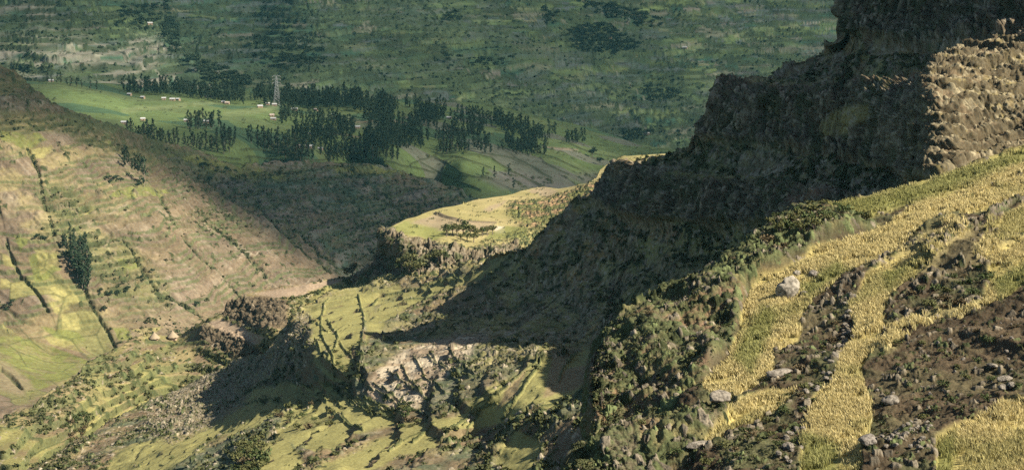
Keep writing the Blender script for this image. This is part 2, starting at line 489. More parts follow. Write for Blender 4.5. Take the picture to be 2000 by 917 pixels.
# ------------------------------------------------------------------ valley slope: dark hill, sunny brown slope, shaded gorge side, valley floor
def make_slope():
    pts = [(-200,60,1230),(0,130,1230),(60,170,1230),(110,205,1230),(160,228,1235),(230,245,1260),(290,268,1320),(350,285,1360),(420,305,1390),(470,325,1390),(560,318,1440),(700,318,1470),(830,342,1490),(945,388,1500),(1050,440,1480),
     (0,165,1210),(0,200,1192),(0,215,1185),(-150,200,1190),(-150,300,1140),(60,215,1190),
     (0,240,1170),(0,320,1130),(0,420,1090),(0,520,1050),(0,600,1020),(-150,420,1085),(-150,620,1010),
     (100,250,1190),(100,330,1140),(100,430,1090),(100,520,1045),(100,600,1015),(100,690,990),
     (200,260,1230),(200,340,1170),(200,440,1105),(200,520,1060),(200,620,1020),(200,690,990),
     (300,300,1290),(280,360,1190),(300,450,1130),(300,530,1080),(300,620,1030),(300,680,1000),
     (360,330,1310),(350,380,1230),(380,460,1160),(400,540,1110),(400,620,1060),
     (430,390,1290),(460,440,1230),(500,520,1170),(500,590,1110),(560,480,1230),(640,540,1210),(600,560,1180),
     (640,480,1290),(560,420,1310),(520,360,1380),(650,360,1430),(700,420,1380),(760,480,1340),(700,540,1270),(800,370,1460),(850,420,1420),(900,500,1360),(800,560,1250),
     (0,690,960),(0,800,850),(100,780,880),(200,760,910),(400,700,980),(600,640,1080),(0,917,760),(200,900,790),(-150,800,850),(800,700,1100),(-700,60,1260),(-700,220,1190),(-700,420,1090),(-700,640,1010),(-700,830,860)]
    s = Sheet("valley_slope", [(-200,60),(-60,105),(0,130),(28,142),(50,158),(75,182),(110,205),(160,228),(230,245),(290,268),(350,285),(420,305),(470,325),(560,318),(700,318),(760,322),(830,342),(945,388),(1020,430)],
              [(-700,900),(-200,860),(80,830),(200,740),(290,690),(450,650),(520,620),(760,580),(1020,520)], pts, 1.35, 430, -700, 1020, skirt=0.05)
    x, y, z = s.X, s.Y, s.Z
    fl = np.array([0.80, -0.6]); p = x * fl[0] + y * fl[1]; q = -x * fl[1] + y * fl[0]
    wq = 14 * (fbm(x / 60, y / 60, None, 3, 80) - .5)
    floor = sstep(600, 680, s.V + 0.12 * (s.U - 150))
    flat = sstep(.97, .99, s.N[..., 2])
    rill = fbm(p / 240, (q + wq) / 26, None, 4, 81, ridged=True)
    rill2 = fbm(p / 60, (q + wq) / 7.5, None, 3, 82, ridged=True)
    amp = (1 - floor) * sstep(255, 300, s.V - 0.08 * s.U + 20)
    gul = lines(s, wq * .9, (fbm(x / 20, y / 20, None, 3, 79) - .5) * 18, [[(55,285),(75,330),(85,400),(110,470),(150,520),(175,590),(210,650),(235,690)],[(-5,410),(10,470),(40,540),(60,560),(95,610),(115,660),(120,680)],
        [(230,300),(300,370),(330,420),(390,500),(440,540),(470,580)],[(330,330),(400,420),(470,490),(520,540)],[(480,370),(540,440),(600,500),(645,535)],[(240,470),(300,560),(390,620)],[(0,600),(40,620),(100,645),(160,675),(215,700),(240,712)],
        [(0,720),(35,750),(55,775)],[(560,430),(620,490),(690,540)],[(700,450),(740,500)]], 5) * sstep(.22, .5, fbm(x / 26, y / 26, None, 3, 84))
    cliff = polys(s, wq * .2, wq * .2, [[(-200,175),(-40,190),(60,195),(115,205),(115,222),(40,222),(-60,218),(-200,205)]], 5)
    s.displace((rill - .6) * 7 * amp + (rill2 - .55) * 2.2 * amp - gul * 2.4 + (fbm(x / 90, y / 90, None, 3, 83) - .5) * 6 * (1 - floor), vert=0.5)
    cl = fbm(x / 9, y / 9, z / 60, 3, 85, ridged=True)
    s.displace((cl - .5) * 6 * cliff)
    s.update(); x, y, z = s.X, s.Y, s.Z
    wu, wv = warp(s, 1 / 28, 5, 86)
    n1 = fbm(x / 22, y / 22, None, 4, 87); n2 = fbm(x / 6, y / 6, None, 3, 88)
    col = base_cover(s.U.shape, 'tan')
    col *= (0.28 + 0.46 * n1)[..., None]
    lay(col, sstep(.5, .7, fbm(x / 70, y / 70 + z / 30, None, 4, 89)) * .25, 'dry', 0.65 + 0 * n1)
    lay(col, sstep(.6, .8, rill2) * amp * .3 * sstep(.4, .6, n1), 'pale', 0.7 + 0 * n1)
    lay(col, sstep(.52, .36, rill) * amp * .6 * sstep(.35, .6, n1), 'soil', .6 + 0 * n1)
    lay(col, sstep(.5, .7, fbm(x / 38, y / 38, z / 12, 4, 96)) * .5, 'soil', 1.1 + .4 * n2)
    # shaded gorge side and the hill crest carry more scrub
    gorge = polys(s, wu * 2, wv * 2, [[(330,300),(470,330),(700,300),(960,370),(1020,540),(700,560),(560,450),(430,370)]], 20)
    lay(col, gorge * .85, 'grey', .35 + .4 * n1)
    zb = z + 9 * fbm(x / 90, y / 90, None, 3, 175)
    tzb, risb = terrace(zb, 8.5, .4)
    lift(s, tzb * gorge * .8); x, y, z = s.X, s.Y, s.Z
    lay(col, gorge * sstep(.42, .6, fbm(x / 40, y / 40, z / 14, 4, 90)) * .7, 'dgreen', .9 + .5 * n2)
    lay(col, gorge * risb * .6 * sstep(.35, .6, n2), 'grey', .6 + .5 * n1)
    crest = polys(s, wu * 2, wv * 2, [[(-200,0),(20,120),(120,200),(240,240),(420,320),(300,300),(190,260),(100,232),(-200,225)]], 6)
    lay(col, crest * .85, 'scrub', 1.3 + 0.8 * n2)
    lay(col, cliff * .8, 'rock')
    lay(col, cliff * sstep(.72, .85, cl) * .8, 'pale', .5 + 0 * n1)
    # terraced strips below the crest
    zz = z + 5 * n1
    band = polys(s, wu, wv, [[(-200,225),(110,225),(230,270),(320,310),(480,330),(620,330),(560,350),(420,350),(300,320),(200,300),(130,260),(-200,250)],[(60,440),(140,430),(250,470),(330,560),(330,600),(230,590),(170,520)],[(70,370),(130,360),(200,420),(150,440),(90,420)]], 10)
    tz, ris = terrace(zz, 4.2, .25)
    brk = sstep(.33, .5, fbm(x / 30, zz / 5, None, 3, 91)); ris = ris * brk
    lift(s, tz * band * brk)
    lay(col, band * .5, 'green', .8 + .4 * n1)
    lay(col, sstep(.5, .62, fbm(x / 34, y / 34, z / 12, 4, 182)) * sstep(420, 150, s.U) * .6, 'dry', .6 + .5 * n2)
    # pale footpaths climbing the slope
    path = lines(s, wu * .9, wv * .9, [[(190,425),(240,410),(300,385),(345,365)],[(345,365),(390,420),(430,470),(500,500)],[(430,510),(500,500),(560,475),(575,465)],[(130,435),(190,437)],[(230,450),(290,430),(330,400)],[(640,360),(720,370),(800,345),(830,338)],[(560,405),(640,395),(740,410)],[(500,590),(590,560),(650,500)]], 1.4) * sstep(.25, .5, n1)
    lay(col, path * .7, 'pale', .6 + 0 * n1)
    # fields
    yel = [[(50,283),(100,290),(105,302),(70,310),(55,300)],[(60,320),(75,318),(72,330)],[(120,610),(150,605),(158,640),(122,645)],[(95,590),(130,585),(140,600),(110,615)],[(0,490),(25,500),(30,518),(5,510)],[(70,490),(115,490),(110,520),(80,535)],[(0,545),(50,552),(45,565),(0,565)],[(90,555),(135,560),(160,590),(130,592),(95,580)],[(85,655),(140,665),(170,690),(130,680),(100,672)],[(0,630),(40,655),(10,650)],[(255,645),(320,640),(300,655),(265,655)],[(165,405),(185,403),(165,415)]]
    grn = [[(228,510),(265,508),(270,525),(240,533)],[(55,500),(110,495),(120,530),(70,550)],[(30,460),(60,470),(40,490)],[(225,370),(270,362),(335,370),(325,380),(250,392),(215,388)],[(80,640),(150,645),(170,665),(130,675)],[(220,640),(250,640),(260,670),(230,665)],[(190,270),(230,280),(220,290)],[(0,655),(60,660),(175,705),(150,730),(55,770),(20,740),(0,730)],[(0,255),(70,262),(90,280),(40,285),(0,280)],[(640,325),(720,322),(800,330),(760,338),(660,335)],[(300,295),(370,310),(430,345),(560,350),(520,330),(420,310)]]
    d, rid, gap = worley((x - .3 * y) / 26, (y + .3 * x) / 30, 92)
    fm = polys(s, wu, wv, [[(-200,450),(40,470),(150,545),(240,690),(200,750),(60,790),(-200,850)]], 12)
    lay(col, fm * sstep(.5, .3, n1) * .5, 'soil', .9 + .5 * n2)
    lay(col, fm * (rid > .45) * .6 * sstep(.34, .52, n1), 'green', .7 + .5 * ((rid * 9) % 1))
    lay(col, fm * (rid > .86) * .6 * sstep(.3, .5, n1), 'yel', .8 + .3 * ((rid * 5) % 1))
    zc = z + 16 * fbm(x / 75, y / 75, None, 4, 172)
    tz3, ris3 = terrace(zc, 3.1, .3)
    brk3 = sstep(.42, .56, fbm(x / 34, zc / 6, None, 3, 173)) * (1 - floor) * (1 - cliff)
    lift(s, tz3 * brk3 * .9); lay(col, ris3 * brk3 * .8, 'scrub', 1.0 + n2)
    lay(col, sstep(.52, .66, fbm(x / 30, y / 30, z / 9, 4, 174)) * (1 - floor) * .6, 'soil', .45 + .6 * n2)
    lay(col, polys(s, wu * .8, wv * .8, grn, 2.5) * (.45 + .5 * sstep(.3, .55, n2)), 'green', .65 + .6 * n1)
    lay(col, polys(s, wu * .8, wv * .8, yel, 2.0) * (.35 + .5 * sstep(.3, .55, n2)), 'yel', .75 + .5 * n1)
    lay(col, fm * sstep(.06, .02, gap) * .5, 'scrub')
    lay(col, polys(s, wu, wv, [[(0,700),(30,720),(60,745),(70,760),(40,770),(0,760)]], 6) * .6, 'tan', .8 + 0 * n1)
    lay(col, band * ris * .85, 'scrub')
    lay(col, sstep(.3, .8, gul) * .5, 'scrub', 1.4 + n2)
    dens = .12 + .5 * sstep(.5, .65, fbm(x / 55, y / 55, None, 3, 93)) * (1 - floor) + .5 * crest + .15 * gorge + .8 * sstep(.3, .8, gul)
    dens = dens * (1 - .8 * fm)
    h, rid2 = bumps(s, 4.6, 1.7, dens, 94)
    lay(col, sstep(.05, .3, h), 'scrub', .9 + .9 * rid2)
    bl = billow(s, 5.5, 97) * (1 - .85 * fm) * (1 - .6 * cliff)
    lay(col, sstep(.75, 1.1, bl) * .4 * (1 - fm), 'tan', .5 + .6 * n1)
    s.displace(h * 1.5 + band * ris * .5 + bl * 1.15, vert=.7)
    s.bush = np.clip(.06 + .28 * gorge + .9 * gul + .6 * band * ris + .3 * sstep(.5, .65, fbm(x / 55, y / 55, None, 3, 93)), 0, 1) * (1 - .85 * fm)
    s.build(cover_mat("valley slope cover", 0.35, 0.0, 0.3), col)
    return s
# ------------------------------------------------------------------ terraced spur with the low bluff (left, below)
def make_spur():
    pts = [(60,795,560),(180,702,600),(285,652,640),(350,650,650),(395,628,640),(445,592,640),(480,573,640),(600,556,640),(740,535,650),(-200,900,620),
     (440,630,630),(530,640,598),(480,630,622),(400,645,630),(470,690,606),(455,600,636),(520,590,632),(540,600,622),
     (340,690,622),(250,740,590),(180,790,570),(280,790,598),(400,740,604),(100,850,540),(0,917,512),(100,917,525),(-200,917,610),(200,860,560),(-150,950,560),(300,830,585),(500,720,600),(600,640,600),(700,600,620),(600,590,630),(0,870,520),(120,760,570),(0,1000,430),(-700,905,640),(-700,1000,560)]
    s = Sheet("terraced_spur", [(-200,905),(-50,850),(10,815),(60,795),(120,745),(180,702),(250,668),(285,652),(350,650),(372,640),(398,626),(428,614),(440,600),(448,588),(462,580),(480,574),(520,563),(600,556),(660,546),(740,536),(800,540)],
              [(-700,1040),(-200,1040),(140,1010),(320,860),(520,760),(620,660),(800,620)], pts, 1.35, 330, -700, 800, skirt=0.06)
    x, y, z = s.X, s.Y, s.Z
    wu, wv = warp(s, 1 / 12, 5, 101)
    cliff = polys(s, wu, wv, [[(445,585),(475,578),(530,585),(560,590),(560,640),(500,640),(450,628),(425,615)],[(395,632),(420,640),(470,650),(520,690),(480,705),(440,680),(380,660)]], 6)
    cl = fbm(x / 4, y / 4, z / 22, 4, 102, ridged=True)
    s.displace((fbm(x / 30, y / 30, None, 4, 103) - .5) * 4)
    co, crk, cq = columns(s, 1.5, 170, 4.0)
    s.displace(((cl - .6) * 3.5 + (co - .5) * 1.8 - crk * .7) * cliff)
    s.update()
    tz, ris = terrace(s.Z + 3 * fbm(s.X / 25, s.Y / 25, None, 3, 99), 3.0, .25)
    tm = sstep(.3, .45, fbm(s.X / 30, s.Y / 30, None, 3, 98)) * (1 - cliff) * sstep(640, 700, s.V); ris = ris * tm
    lift(s, tz * tm)
    s.update(); x, y, z = s.X, s.Y, s.Z
    n1 = fbm(x / 9, y / 9, None, 4, 104); n2 = fbm(x / 2.2, y / 2.2, None, 3, 105)
    col = base_cover(s.U.shape, 'soil'); col *= (.8 + .8 * n1)[..., None]
    lay(col, sstep(.42, .6, n1) * .7, 'dry', .7 + .4 * n2)
    lay(col, sstep(.42, .56, fbm(x / 20, y / 20, None, 3, 186)) * .7, 'lawn', .6 + .4 * n1)
    lay(col, cliff * .92, 'rock', .3 + .7 * n2 + .7 * (co - .4))
    lay(col, cliff * crk * .8, 'rock', .3 + 0 * n1)
    tops = polys(s, wu * .6, wv * .6, [[(490,573),(600,556),(690,544),(640,562),(590,578),(540,582)],[(400,630),(430,622),(520,660),(500,670),(440,650)]], 3)
    lay(col, tops, 'tan', .9 + .5 * n1)
    lay(col, polys(s, wu, wv, [[(600,570),(700,545),(800,560),(640,640)]], 4), 'yel', .9 + .3 * n1)
    gr = [[(252,708),(275,706),(355,745),(330,765),(290,750),(262,730)],[(145,778),(172,775),(200,808),(175,815)],[(225,743),(245,745),(285,775),(300,785),(270,785)],[(195,770),(215,775),(250,798),(225,792)],[(155,840),(180,815),(240,800),(310,783),(290,800),(210,840),(160,855)],[(180,748),(205,750),(200,765)]]
    g2 = [[(-20,830),(30,830),(70,860),(110,880),(60,917),(-20,917)],[(60,870),(120,850),(150,870),(100,917),(60,917)],[(285,655),(360,655),(395,645),(380,670),(300,690),(250,700)]]
    gm = polys(s, wu * .4, wv * .4, gr, 2)
    lay(col, gm * .95, 'lawn', .75 + .4 * n1)
    lay(col, polys(s, wu * .4, wv * .4, gr[1:2] + gr[4:5], 2) * .8, 'yel', .9 + .3 * n1)
    lay(col, polys(s, wu, wv, g2, 6) * sstep(.35, .55, n1) * .9, 'lawn', .55 + .5 * n1)
    path = lines(s, wu * .4, wv * .4, [[(240,685),(290,668),(350,655),(400,640),(430,625)],[(400,625),(440,650),(500,672)]], 3)
    lay(col, path * .55, 'tan', .8 + 0 * n1)
    lay(col, ris * .7, 'scrub', 1.3 + n2)
    hl = lines(s, wu * .5, wv * .5, [[(249,718),(263,738),(290,762),(332,766),(360,756)],[(273,714),(294,728),(322,738),(346,752)],[(236,726),(262,748),(312,778)],[(212,745),(232,765),(262,792)],[(172,772),(190,790),(212,806)],[(150,780),(165,800),(176,815)],[(0,838),(40,836),(80,860)],[(60,880),(110,862),(150,872)],[(285,668),(340,672),(400,668)],[(220,700),(260,690),(300,700)]], 4.5)
    lay(col, hl * .9, 'scrub', 1.0 + n2)
    free = (1 - gm) * (1 - path) * (1 - tops) * (1 - .6 * polys(s, wu, wv, g2, 6)) * (1 - .9 * cliff)
    dn = sstep(.35, .6, fbm(x / 14, y / 14, None, 3, 106))
    free = free * .8
    h, r = bumps(s, 1.7, .7, (.15 + .3 * dn) * free, 107)
    hb, rb = bumps(s, 3.6, 1.3, .22 * free, 108)
    bl = billow(s, 1.9, 109) * free * (.3 + .7 * dn)
    lay(col, sstep(.35, .8, bl) * .6, 'scrub', 1.3 + .9 * n2)
    lay(col, sstep(.02, .25, np.maximum(h, hb)), 'scrub', .9 + 1.6 * r * r)
    lay(col, (r < .06) * sstep(.02, .2, h), 'pale', .5 + 0 * r)
    s.displace(h * .5 + hb * .8 + bl * .65 + hl * .6 * (.4 + 1.2 * n2), vert=.6)
    s.bush = np.clip(free * dn + .8 * ris, 0, 1)
    s.build(cover_mat("spur cover", 1.2, 0.05, 0.35), col)
    return s

# ------------------------------------------------------------------ promontory with its cliff
def make_promontory():
    pts = [(746,455,640),(741,495,638),(725,520,634),(690,548,640),(760,443,652),(800,425,690),(850,408,730),(920,392,770),(1000,378,810),(1060,363,840),(1150,355,800),(1190,318,860),(1215,305,860),(1300,300,860),
     (760,450,632),(800,462,622),(860,472,615),(900,480,615),(960,480,620),(1010,470,640),
     (760,525,622),(820,520,606),(880,520,602),(940,500,606),(1000,492,618),(760,490,627),(840,495,612),
     (760,560,600),(900,560,580),(1050,520,600),(1100,450,660),(1200,400,700),(850,430,690),(900,430,690),(1000,420,720),(1050,400,760),(1120,390,760),(1000,450,675),(820,445,655)]
    s = Sheet("promontory", [(690,550),(715,528),(730,515),(738,500),(741,490),(744,462),(750,450),(760,443),(800,425),(850,408),(920,392),(1000,378),(1035,366),(1060,363),(1090,367),(1150,355),(1165,345),(1172,330),(1190,318),(1215,305),(1300,300)],
              [(690,600),(900,590),(1000,560),(1100,470),(1200,400),(1300,380)], pts, 1.1, 170, 690, 1300, skirt=0.05)
    x, y, z = s.X, s.Y, s.Z
    wu, wv = warp(s, 1 / 10, 4, 111)
    cliff = polys(s, wu, wv, [[(730,440),(748,447),(790,462),(830,470),(880,476),(920,486),(960,486),(1010,472),(1020,492),(960,502),(930,515),(840,535),(740,540),(680,560)]], 4)
    cl = fbm(x / 5, y / 5, z / 18, 4, 112, ridged=True); cl2 = fbm(x / 1.6, y / 1.6, z / 5, 3, 113, ridged=True)
    co, crk, cq = columns(s, 2.2, 169, 5.0)
    s.displace((cl - .62) * 8.0 * cliff + (cl2 - .5) * 1.0 * cliff + ((co - .5) * 2.4 - crk * 1.0) * cliff + (fbm(x / 40, y / 40, None, 3, 114) - .5) * 2 * (1 - cliff))
    s.update(); x, y, z = s.X, s.Y, s.Z
    n1 = fbm(x / 8, y / 8, None, 4, 115); n2 = fbm(x / 1.8, y / 1.8, z / 1.8, 3, 116)
    col = base_cover(s.U.shape, 'dry'); col *= (.9 + .5 * n1)[..., None]
    lay(col, sstep(.4, .6, fbm(x / 30, y / 30, None, 3, 117)) * .6, 'yel', .9 + .2 * n1)
    lay(col, polys(s, wu, wv, [[(750,448),(790,432),(860,440),(880,455),(850,468),(800,460)]], 4) * .85, 'green', 1.1 + .3 * n1)
    lay(col, polys(s, wu, wv, [[(800,437),(850,416),(900,430),(965,438),(960,455),(890,455),(850,446)],[(1030,372),(1060,363),(1090,372),(1070,385)],[(945,408),(970,398),(990,392),(975,405),(955,412)]], 3) * .7, 'tan', .9 + .4 * n1)
    rough = polys(s, wu, wv, [[(1000,395),(1060,390),(1100,375),(1180,350),(1180,400),(1050,450),(1020,440),(990,415)]], 8)
    lay(col, rough * sstep(.4, .55, n1) * .7, 'red', .8 + .5 * n2)
    lay(col, rough * sstep(.55, .45, n1) * .7, 'green', .9 + 0 * n1)
    lay(col, polys(s, wu * .5, wv * .5, [[(965,440),(985,442),(987,458),(968,458)]], 3), 'pale')
    lay(col, polys(s, wu * .5, wv * .5, [[(990,440),(1030,445),(1030,470),(985,468),(940,470)]], 3) * .8, 'green')
    wall = lines(s, wu * .3, wv * .3, [[(851,417),(880,427),(910,435),(970,437)]], 2.2)
    lay(col, wall, 'rock')
    lay(col, cliff * .95, 'rock', .5 + 1.2 * n2)
    lay(col, cliff * sstep(.58, .75, cl2 * .6 + n2 * .4) * .7, 'pale', .36 + .3 * n1)
    lay(col, cliff * crk * .8, 'rock', .4 + 0 * n1)
    lay(col, cliff * sstep(.52, .62, fbm(x / 4, y / 4, z / 6, 3, 118)) * .8, 'scrub', 1.3 + 0 * n1)
    low = sstep(505, 530, s.V + .28 * (s.U - 800)) * (1 - cliff)
    h, r = bumps(s, 2.4, 1.1, .10 + .6 * rough + .8 * low, 119)
    lay(col, sstep(.02, .25, h), 'scrub', 1 + 1.4 * r * r)
    s.displace(h * .8 + wall * 1.0 + billow(s, 1.8, 120) * .8 * np.maximum(rough, low), vert=.7)
    s.build(cover_mat("promontory cover", 1.0, 0.08, 0.3), col)
    return s

# ------------------------------------------------------------------ main ridge: three cliff tiers, shaded flank, terraces below
def make_ridge():
    pts = [(1640,62,360),(1700,68,350),(1800,70,335),(1900,62,316),(2000,58,308),(1650,-250,372),(1800,-250,345),(2000,-250,305),(2200,58,310),(2200,-250,318),
     (1400,145,372),(1420,135,380),(1500,160,350),(1600,165,335),(1700,155,318),(1780,150,300),(1500,125,395),(1635,65,372),(1640,0,363),
     (1362,262,370),(1450,272,352),(1550,285,335),(1650,300,318),(1740,330,290),(1790,360,262),(1600,220,332),(1500,215,348),(1650,215,322),
     (1210,310,415),(1300,330,375),(1400,345,345),(1500,340,328),(1600,360,300),(1700,375,272),(1180,400,408),(1250,420,380),(1350,430,352),(1450,430,328),(1530,420,308),(1620,400,282),
     (1205,312,425),(1280,292,400),(1180,345,440),(1100,400,450),(1010,475,460),(950,490,500),(900,500,520),(850,520,540),(800,535,560),(740,538,590),(700,548,600),(640,560,590),(600,585,560),(560,600,540),
     (1100,500,410),(1200,500,385),(1300,520,355),(1400,520,325),(1480,500,300),(1000,560,430),(1100,600,385),(1200,600,350),(1300,600,315),(1000,640,378),(1150,660,335),(900,600,425),(950,520,470),
     (1170,665,310),(1150,740,290),(1050,690,322),(950,760,305),(880,820,300),(800,790,325),(720,740,358),(700,650,408),(640,620,480),(612,700,402),(578,705,448),(606,650,440),(628,738,386),(596,760,408),(560,790,392),(664,768,372),(664,812,336),(700,850,315),(600,917,292),(800,917,276),(950,850,295),(1100,800,270),(1170,740,275),(1150,917,242),(1000,917,258),
     (500,690,548),(530,690,505),(480,705,552),(572,640,505),(515,760,462),(450,770,520),(400,800,512),(440,840,415),(360,880,400),(300,790,562),(200,850,505),(90,900,480),(400,917,342),(200,917,432),(500,850,352),(-50,960,480),(300,1000,335),(800,1000,250),
     (1400,700,250),(1300,917,200),(1600,500,250),(1800,400,240),(1700,700,200),(2000,350,250),(2000,700,180),(2200,500,200),
     (1790,345,255),(1900,310,258),(2000,290,262),(1800,260,264),(1900,220,268),(2000,200,274),(1790,160,282),(1820,130,288),(1900,130,288),(2000,120,294),(1850,95,306),(2100,200,282),(2200,290,270),(2600,58,352),(3300,58,430),(2600,-250,360),(3300,-250,440),(2600,290,300),(3300,290,370),(2600,150,326),(3300,150,400),(2600,500,220),(3300,500,260),(2600,700,200),(3300,700,230)]
    s = Sheet("ridge", [(-60,985),(60,915),(90,900),(130,870),(200,832),(300,787),(380,745),(460,702),(495,690),(530,688),(548,640),(570,604),(600,584),(640,562),(700,548),(740,539),(800,535),(850,521),(900,501),(950,491),(985,485),(1008,478),(1030,460),(1100,402),(1160,362),(1180,345),(1195,325),(1208,309),(1280,290),(1340,270),(1358,262),(1372,220),(1385,185),(1402,146),(1425,133),(1500,124),(1560,100),(1610,78),(1630,66),(1638,40),(1643,0),(1648,-60),(1656,-140),(1720,-140),(1775,-98),(2200,-95),(3300,-95)],
              [(-60,1010),(800,1010),(1180,990),(1210,760),(1300,660),(1480,580),(1560,500),(1700,450),(1850,420),(2200,400),(3300,400)], pts, 1.45, 560, -60, 3300, skirt=0.05)
    x, y, z = s.X, s.Y, s.Z
    wu, wv = warp(s, 1 / 9, 7, 121)
    cliffs = [[(1640,64),(1800,74),(1900,66),(3400,60),(3400,-300),(1600,-300),(1636,40)],
              [(1402,140),(1430,150),(1520,168),(1620,160),(1700,150),(1785,150),(1800,260),(1790,350),(1740,325),(1640,298),(1550,285),(1450,275),(1350,268)],
              [(1200,308),(1240,315),(1330,335),(1420,348),(1500,345),(1600,362),(1690,380),(1620,402),(1530,425),(1450,432),(1350,432),(1250,425),(1180,405),(1150,380)]]
    cm = polys(s, wu, wv, cliffs, 7)
    scree = polys(s, wu, wv, [[(1786,150),(1850,90),(1900,66),(3400,58),(3400,430),(2220,330),(2000,300),(1880,330),(1790,362)]], 6)
    cl = .5 * fbm(x / 5.5, y / 5.5, z / 30, 3, 122, ridged=True) + .5 * fbm(x / 2.1, y / 2.1, z / 22, 3, 159, ridged=True); cl2 = .6 * fbm(x / .9, y / .9, z / 4, 3, 123, ridged=True) + .4 * fbm(x / 5, y / 5, z / 1.1, 2, 160, ridged=True)
    mid = fbm(x / 14, y / 14, z / 14, 4, 124)
    bluff = polys(s, wu, wv, [[(535,690),(560,620),(590,590),(605,640),(615,700),(640,740),(600,760),(560,740)]], 8)
    low = polys(s, wu, wv, [[(590,600),(650,560),(800,540),(960,495),(1000,520),(900,600),(760,640),(960,640),(900,740),(1170,655),(1170,760),(1000,840),(800,1000),(400,1000),(200,960),(280,880),(440,780),(600,740)]], 14)
    co, crk, cq = columns(s, 1.25, 165); co2, crk2, cq2 = columns(s, 3.1, 166, 11.0)
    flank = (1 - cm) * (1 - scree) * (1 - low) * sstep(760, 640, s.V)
    s.displace((cl - .6) * 3.4 * cm + (cl2 - .55) * 1.0 * cm + ((co - .5) * 1.5 - crk * .7 + (co2 - .5) * 2.2) * cm + (mid - .5) * 4.5 * (1 - cm) * (1 - .75 * low) - fbm((x * .8 + y * .2) / 60, (y - .2 * x) / 13 + fbm(x / 15, y / 15, None, 2, 155), None, 3, 156, ridged=True) * 2.6 * (1 - cm) * (1 - scree) * sstep(720, 560, s.V) + (fbm(x / 3.4, y / 3.4, z / 3.4, 3, 125) - .5) * 1.1 * (1 - cm) + (cl - .6) * 3 * bluff)
    # narrow terraces across the scree
    zr = z + 1.6 * mid
    s.update()
    tz, ris = terrace(s.Z + 3.2 * fbm(s.X / 9, s.Y / 9, None, 3, 151), 1.9, .34)
    tz2, ris2 = terrace(s.Z + 2.2 * fbm(s.X / 26, s.Y / 26, None, 3, 153), 2.7, .16)
    low = low * sstep(.32, .45, fbm(s.X / 18, s.Y / 18, None, 3, 154))
    ris2 = ris2 * low
    tz4, ris4 = terrace(s.Z + 7 * fbm(s.X / 30, s.Y / 30, None, 3, 167), 6.5, .42, .2)
    ris4 = ris4 * flank
    lift(s, tz4 * flank * .75 * sstep(.25, .45, fbm(s.X / 20, s.Y / 20, None, 3, 168)))
    lift(s, tz * scree * sstep(1792, 1860, s.U) * sstep(.34, .5, fbm(s.X / 6, s.Y / 6, s.Z / 3, 3, 152)) + tz2 * low * .65)
    s.update(); x, y, z = s.X, s.Y, s.Z
    n1 = fbm(x / 6, y / 6, z / 6, 4, 126); n2 = fbm(x / 1.1, y / 1.1, z / 1.1, 3, 127); n3 = fbm(x / 22, y / 22, z / 22, 4, 128)
    col = base_cover(s.U.shape, 'soil'); col *= (.75 + .7 * n1)[..., None]
    lay(col, sstep(.4, .6, n3) * .6, 'dgreen', .9 + .5 * n1)
    lay(col, sstep(.52, .62, n1) * .5, 'dry', .6 + .3 * n2)
    col *= 1 + (flank + .7 * cm)[..., None] * np.array([.62, .38, .08], np.float32)  # fill light put into the colour: shaded flank and cliffs brightened and warmed
    flat = sstep(.72, .9, s.N[..., 2]) * flank
    lay(col, flat * .65, 'green', .75 + .7 * n1)
    lay(col, flat * sstep(.48, .6, n3) * .7, 'dry', .8 + .4 * n2)
    lay(col, ris4 * .75, 'rock', .7 + 1.0 * n2)
    lay(col, cm * .94, 'rock', .3 + .8 * n2 + 1.0 * (co - .4))
    lay(col, cm * (cq > .72) * sstep(.4, .6, n2) * .7, 'pale', .3 + .5 * n1)
    lay(col, cm * crk * .7, 'rock', .35 + 0 * n1)
    lay(col, cm * sstep(.48, .62, fbm(x / 5, y / 5, z / 5, 4, 129)) * .6, 'scrub', 1.3 + 0 * n1)
    # grass on the ledges and the shaded flank
    led = [[(1625,152),(1660,128),(1700,98),(1740,100),(1742,125),(1735,138),(1690,150),(1650,156)],[(1605,240),(1640,215),(1700,205),(1700,225),(1660,262),(1610,280)],[(1425,140),(1500,125),(1510,150),(1480,165),(1440,160)]]
    lay(col, polys(s, wu * .5, wv * .5, led[:1], 4) * .95, 'lawn', .9 + .5 * n1)
    lay(col, polys(s, wu * .5, wv * .5, led[1:], 6) * .8, 'dry', 1.1 + .4 * n1)
    fl = [[(1314,477),(1330,441),(1370,445),(1365,477)],[(1393,460),(1435,454),(1430,509),(1400,505)],[(1347,500),(1393,487),(1385,522),(1350,520)],[(1304,535),(1347,522),(1340,545),(1310,548)],[(1183,570),(1230,545),(1288,539),(1270,575),(1200,585)],[(1343,335),(1458,326),(1450,345),(1350,348)],[(1330,470),(1420,435),(1530,440),(1540,470),(1480,520),(1420,530),(1400,490),(1350,480)],[(1350,520),(1400,490),(1440,520),(1400,560),(1340,560)],[(1210,460),(1260,450),(1300,480),(1260,500)],[(1150,500),(1210,490),(1230,510),(1170,530)],[(940,510),(1000,485),(1020,520),(1010,600),(970,560)],[(1180,570),(1260,560),(1300,590),(1240,610)],[(1300,345),(1400,330),(1500,345),(1420,350)]]
    lay(col, polys(s, wu * 1.2, wv * 1.2, fl, 8) * sstep(.15, .42, n1) * .85, 'lawn', .9 + .4 * n1)
    lay(col, polys(s, wu, wv, [[(1280,440),(1330,450),(1310,470),(1270,455)],[(1540,385),(1620,370),(1600,395),(1550,405)]], 8) * .6, 'red', .7 + .4 * n2)
    # scree: pale dry stones and soil strips
    lay(col, scree, 'tan', .4 + .5 * n1)
    lay(col, scree * sstep(.5, .6, n3) * .6, 'dry', 1.1 + 0 * n1)
    lay(col, scree * sstep(.55, .65, fbm(x / 9, y / 9, None, 3, 130)) * .5, 'soil', .9 + 0 * n1)
